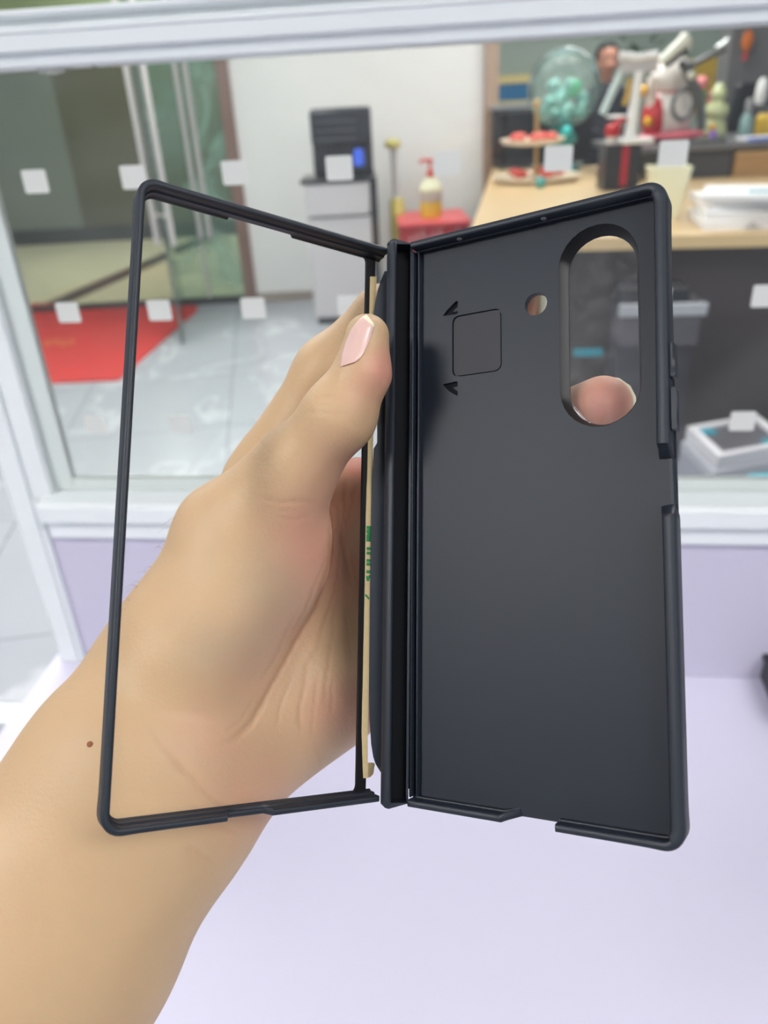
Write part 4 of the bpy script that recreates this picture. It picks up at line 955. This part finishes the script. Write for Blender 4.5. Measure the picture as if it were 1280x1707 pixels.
obj('cap_spout', tube(BM(), [(0, 0, wbz+.05), (.06, 0, wbz+.09)], .015, 8), red, wb)
# cream pot
q = PZ(1112, 366, DZ); zt5 = PY(1112, 282, q.y).z-DZ; hw0 = (PY(1135, 366, q.y).x-PY(1094, 366, q.y).x)/2; hw1 = (PY(1150, 284, q.y).x-PY(1084, 284, q.y).x)/2
cp = empty('cream_pot', (q.x, q.y+hw0, DZ), rzd); tag(cp, 'empty cream tapered pot on the maple desk behind the case corner', 'pot')
b = BM(); Ls = [(hw0, 0), (hw1, zt5), (hw1-.008, zt5), (hw0-.008, .02)]
rg = [[b.verts.new((x_, y_, z_)) for x_, y_ in rrect(-h, h, -h, h, h*.25, 4)] for h, z_ in Ls]
for A_, B_ in zip(rg, rg[1:]):
    for i in range(len(A_)): b.faces.new((A_[i], A_[(i+1) % len(A_)], B_[(i+1) % len(A_)], B_[i]))
b.faces.new(rg[0]); b.faces.new(rg[-1]); obj('body', b, cream, cp)
obj('rim_band', plate(BM(), rrect(-hw1-.002, hw1+.002, -hw1-.002, hw1+.002, hw1*.25, 4), [rrect(-hw1+.006, hw1-.006, -hw1+.006, hw1-.006, hw1*.2, 4)[::-1]], zt5, zt5+.006), cream, cp)
# stack of white boxes on the desk
q = PZ(1188, 386, DZ); z_ = DZ
stack = [(.62, .34, .036, -2, 0, 'bottom'), (.60, .33, .030, -5, .0, 'second'), (.55, .30, .034, 4, .02, 'third'), (.56, .30, .022, -14, -.02, 'fourth')]
for i, (w_, d_, h_, rz, dx, nm) in enumerate(stack):
    e = empty('flat_box', (q.x+dx, q.y+.01, z_+.0005), rzd+R(rz))
    tag(e, {'bottom': 'flat white carton at the bottom of the stack on the maple desk', 'second': 'flat white carton second from the bottom of the desk stack', 'third': 'flat white carton third from the bottom of the desk stack', 'fourth': 'turned flat white carton topmost of the desk stack'}[nm], 'box', 'flat white cartons stacked on the maple desk')
    obj('tray', bx(-.03, w_, 0, d_, 0, h_*.55), paper, e, bevel=.003); obj('lid', bx(-.033, w_+.003, -.003, d_+.003, h_*.55+.0005, h_), paper, e, bevel=.003)
    if i == 3: obj('printed_stripe', bx(.12, .3, .05, .12, h_, h_+.001), tealp, e)
    if i == 0:
        b = BM(); tube(b, [(.12, -.004, .012), (.135, -.004, .026), (.15, -.004, .012)], .0025, 6); tube(b, [(.105, -.004, .010), (.165, -.004, .010)], .002, 6); obj('printed_logo', b, mat('grey_print', (150, 150, 150), .6), e)
    z_ += h_+.001
q5 = PZ(1150, 332, DZ)
# under the desk front: file tray unit and boxes on the floor
A = PY(1040, 505, 2.62); B = PY(1176, 525, 2.62)
fc = empty('file_cabinet', ((A.x+B.x)/2, 2.62, 0), YAW); tag(fc, 'low dark grey storage cabinet with pale metal top edge before the brown desk front', 'cabinet')
w_ = (B.x-A.x)/2; 
obj('body', bx(-w_, w_-.03, .01, .20, 0, B.z-.10), mat('violet_grey', (54, 51, 60), .5), fc); obj('top_edge', bx(-w_-.01, w_, -.0, .014, B.z, A.z-.01), mat('pale_metal_edge', (170, 172, 178), .35), fc, bevel=.006)
obj('drawer', bx(-w_, w_-.02, .0, .19, B.z-.099, B.z-.001), mat('violet_grey_light', (84, 80, 88), .5), fc)
obj('top', bx(-w_-.005, w_-.005, .0145, .2, B.z+.001, A.z-.02), dark_grey, fc)
obj('document_tray', bx(-w_, w_-.06, .03, .17, A.z-.0195, A.z+.03), black_plastic, fc)
q = PY(985, 594, 2.60); obj('teal_label', bx(q.x-fc.location.x-.05, q.x-fc.location.x+.05, -.012, .0, q.z-.012, q.z+.012), tealp, fc)
# box with dark top and teal corners
def px_box(name, ring, z1, h, m, lab, cat):
    P = [PZ(x, y, z1) for x, y in ring]; c = P[0]; e = empty(name, (c.x, c.y, 0)); tag(e, lab, cat); return e, [(p.x-c.x, p.y-c.y) for p in P]
zA = .40
e, L_ = px_box('display_box', [(1145, 710), (1198, 760), (1330, 740), (1262, 690)], zA, .04, None, 'open white box with dark top and teal corner marks on the floor stack', 'box')
P0, P1, P2, P3 = [Vector((*p, 0)) for p in L_]; P2 = P1+(P3-P0); 
e.location.z = 0
ring4 = [(p.x, p.y) for p in (P0, P1, P2, P3)]
cc = (P0+P1+P2+P3)/4; inn = [((p-cc)*.80+cc) for p in (P0, P1, P2, P3)]
obj('body', plate(BM(), ring4, [[(p.x, p.y) for p in inn][::-1]], zA-.045, zA), mat('box_white', (210, 208, 212), .5), e, bevel=.003)
obj('inner_sheet', plate(BM(), [(p.x, p.y) for p in inn], [], zA-.04, zA-.012), dark_grey, e)
for p, s in ((inn[0], 1), (inn[2], -1)):
    d_ = (cc-p)*.22; c_ = p+d_; obj('corner_mark', bx(c_.x-.03, c_.x+.03, c_.y-.022, c_.y+.022, zA-.0115, zA-.009), tealp, e)
e.location.z = 0
e2 = empty('carton', (e.location.x, e.location.y, 0)); tag(e2, 'large grey-blue carton on the floor carrying the open white box', 'box')
r5 = [((p-cc)*1.12+cc) for p in (P0+Vector((.0, -.02, 0)), P1, P2, P3)]
obj('body', plate(BM(), [(p.x, p.y) for p in r5], [], 0, zA-.075), mat('grey_blue_card', (150, 152, 162), .6, var=.08), e2); obj('lid', plate(BM(), [(p.x, p.y) for p in r5], [], zA-.0745, zA-.046), mat('lid_grey', (176, 178, 186), .6), e2)
q = PZ(1278, 795, zA-.046); obj('printed_mark', bx(q.x-e.location.x-.05, q.x-e.location.x+.04, q.y-e.location.y-.02, q.y-e.location.y+.02, zA-.0459, zA-.045), mat('cyan_print', (70, 190, 210), .5), e2)

# person seated behind the desk
def seated():
    Yp = 7.5; c = PY(1012, 108, Yp); prims = []
    def C(a, b, r1, r2, k=.03, flat=(1, 1, 1)): prims.append(dict(a=a, b=b, r=(r1, r2), k=k, flat=flat))
    C((0, 0, .03), (0, .0, .07), .085, .09, .03, (1.15, 1, 1)); C((0, -.02, -.06), (0, -.02, -.02), .05, .065, .03)
    C((0, .01, -.16), (0, .01, -.06), .055, .05, .02); C((-.0, -.095, .0), (0, -.10, -.005), .014, .016, .01)
    for s in (-1, 1): C((s*.085, .0, -.01), (s*.085, 0, .02), .016, .018, .008, (2, 1, 1))
    me, V = sdf_mesh('person', prims, (-.13, -.15, -.19), (.13, .13, .19), .006)
    me.materials.append(mat('face_skin', (196, 138, 116), .5, var=.05)); return me, c, Yp
me, c, Yp = seated()
pr = bpy.data.objects.new('person', me); COL.objects.link(pr); pr.location = c
tag(pr, 'person in dark clothes with short black hair standing far behind the desk', 'person')
b = BM(); ball(b, (0, .02, .075), .108, (.95, 1, .9), 20)
bmesh.ops.delete(b, geom=[v for v in b.verts if v.co.y < -.035 and v.co.z < .11 or v.co.z < .0], context='VERTS')
hr = obj('hair', b, mat('black_hair', (24, 22, 22), .5), pr); so = hr.modifiers.new('s', 'SOLIDIFY'); so.thickness = .008
for s in (-1, 1): obj('eye', ball(BM(), (s*.032, -.082, .03), .010, n=8), mat('eye_dark', (40, 30, 28), .3), pr)
obj('mouth', ball(BM(), (0, -.083, -.045), .018, (1.2, .4, .35), 10), mat('lip', (170, 90, 84), .5), pr)
prims = []
for a, b2, r1, r2, fl2 in (((0, .02, -.62), (0, .02, -.25), .15, .15, (1, 1.4, 1)), ((-.16, .02, -.23), (.16, .02, -.23), .06, .06, (1, 1, 1)), ((-.2, .02, -.25), (-.23, -.05, -.48), .055, .045, (1, 1, 1)), ((.2, .02, -.25), (.23, -.05, -.48), .055, .045, (1, 1, 1)), ((-.23, -.05, -.48), (-.12, -.25, -.50), .042, .032, (1, 1, 1)), ((.23, -.05, -.48), (.12, -.25, -.50), .042, .032, (1, 1, 1))):
    prims.append(dict(a=a, b=b2, r=(r1, r2), k=.03, flat=fl2))
me2, _ = sdf_mesh('jacket', prims, (-.33, -.33, -.80), (.33, .24, -.12), .010); me2.materials.append(mat('dark_jacket', (48, 50, 60), .8))
jk = bpy.data.objects.new('jacket', me2); COL.objects.link(jk); jk.parent = pr

fz = c.z
b = BM()
for s_ in (-1, 1): tube(b, [(s_*.06, .02, -.72), (s_*.09, .01, -1.15), (s_*.10, .03, -fz+.06)], .085, 14, .055)
obj('trousers', b, mat('dark_trousers', (40, 42, 50), .8), pr)
for s_ in (-1, 1): obj('shoe', ball(BM(), (s_*.10, -.03, -fz+.041), .09, (.55, 1.45, .45), 14), black_plastic, pr)
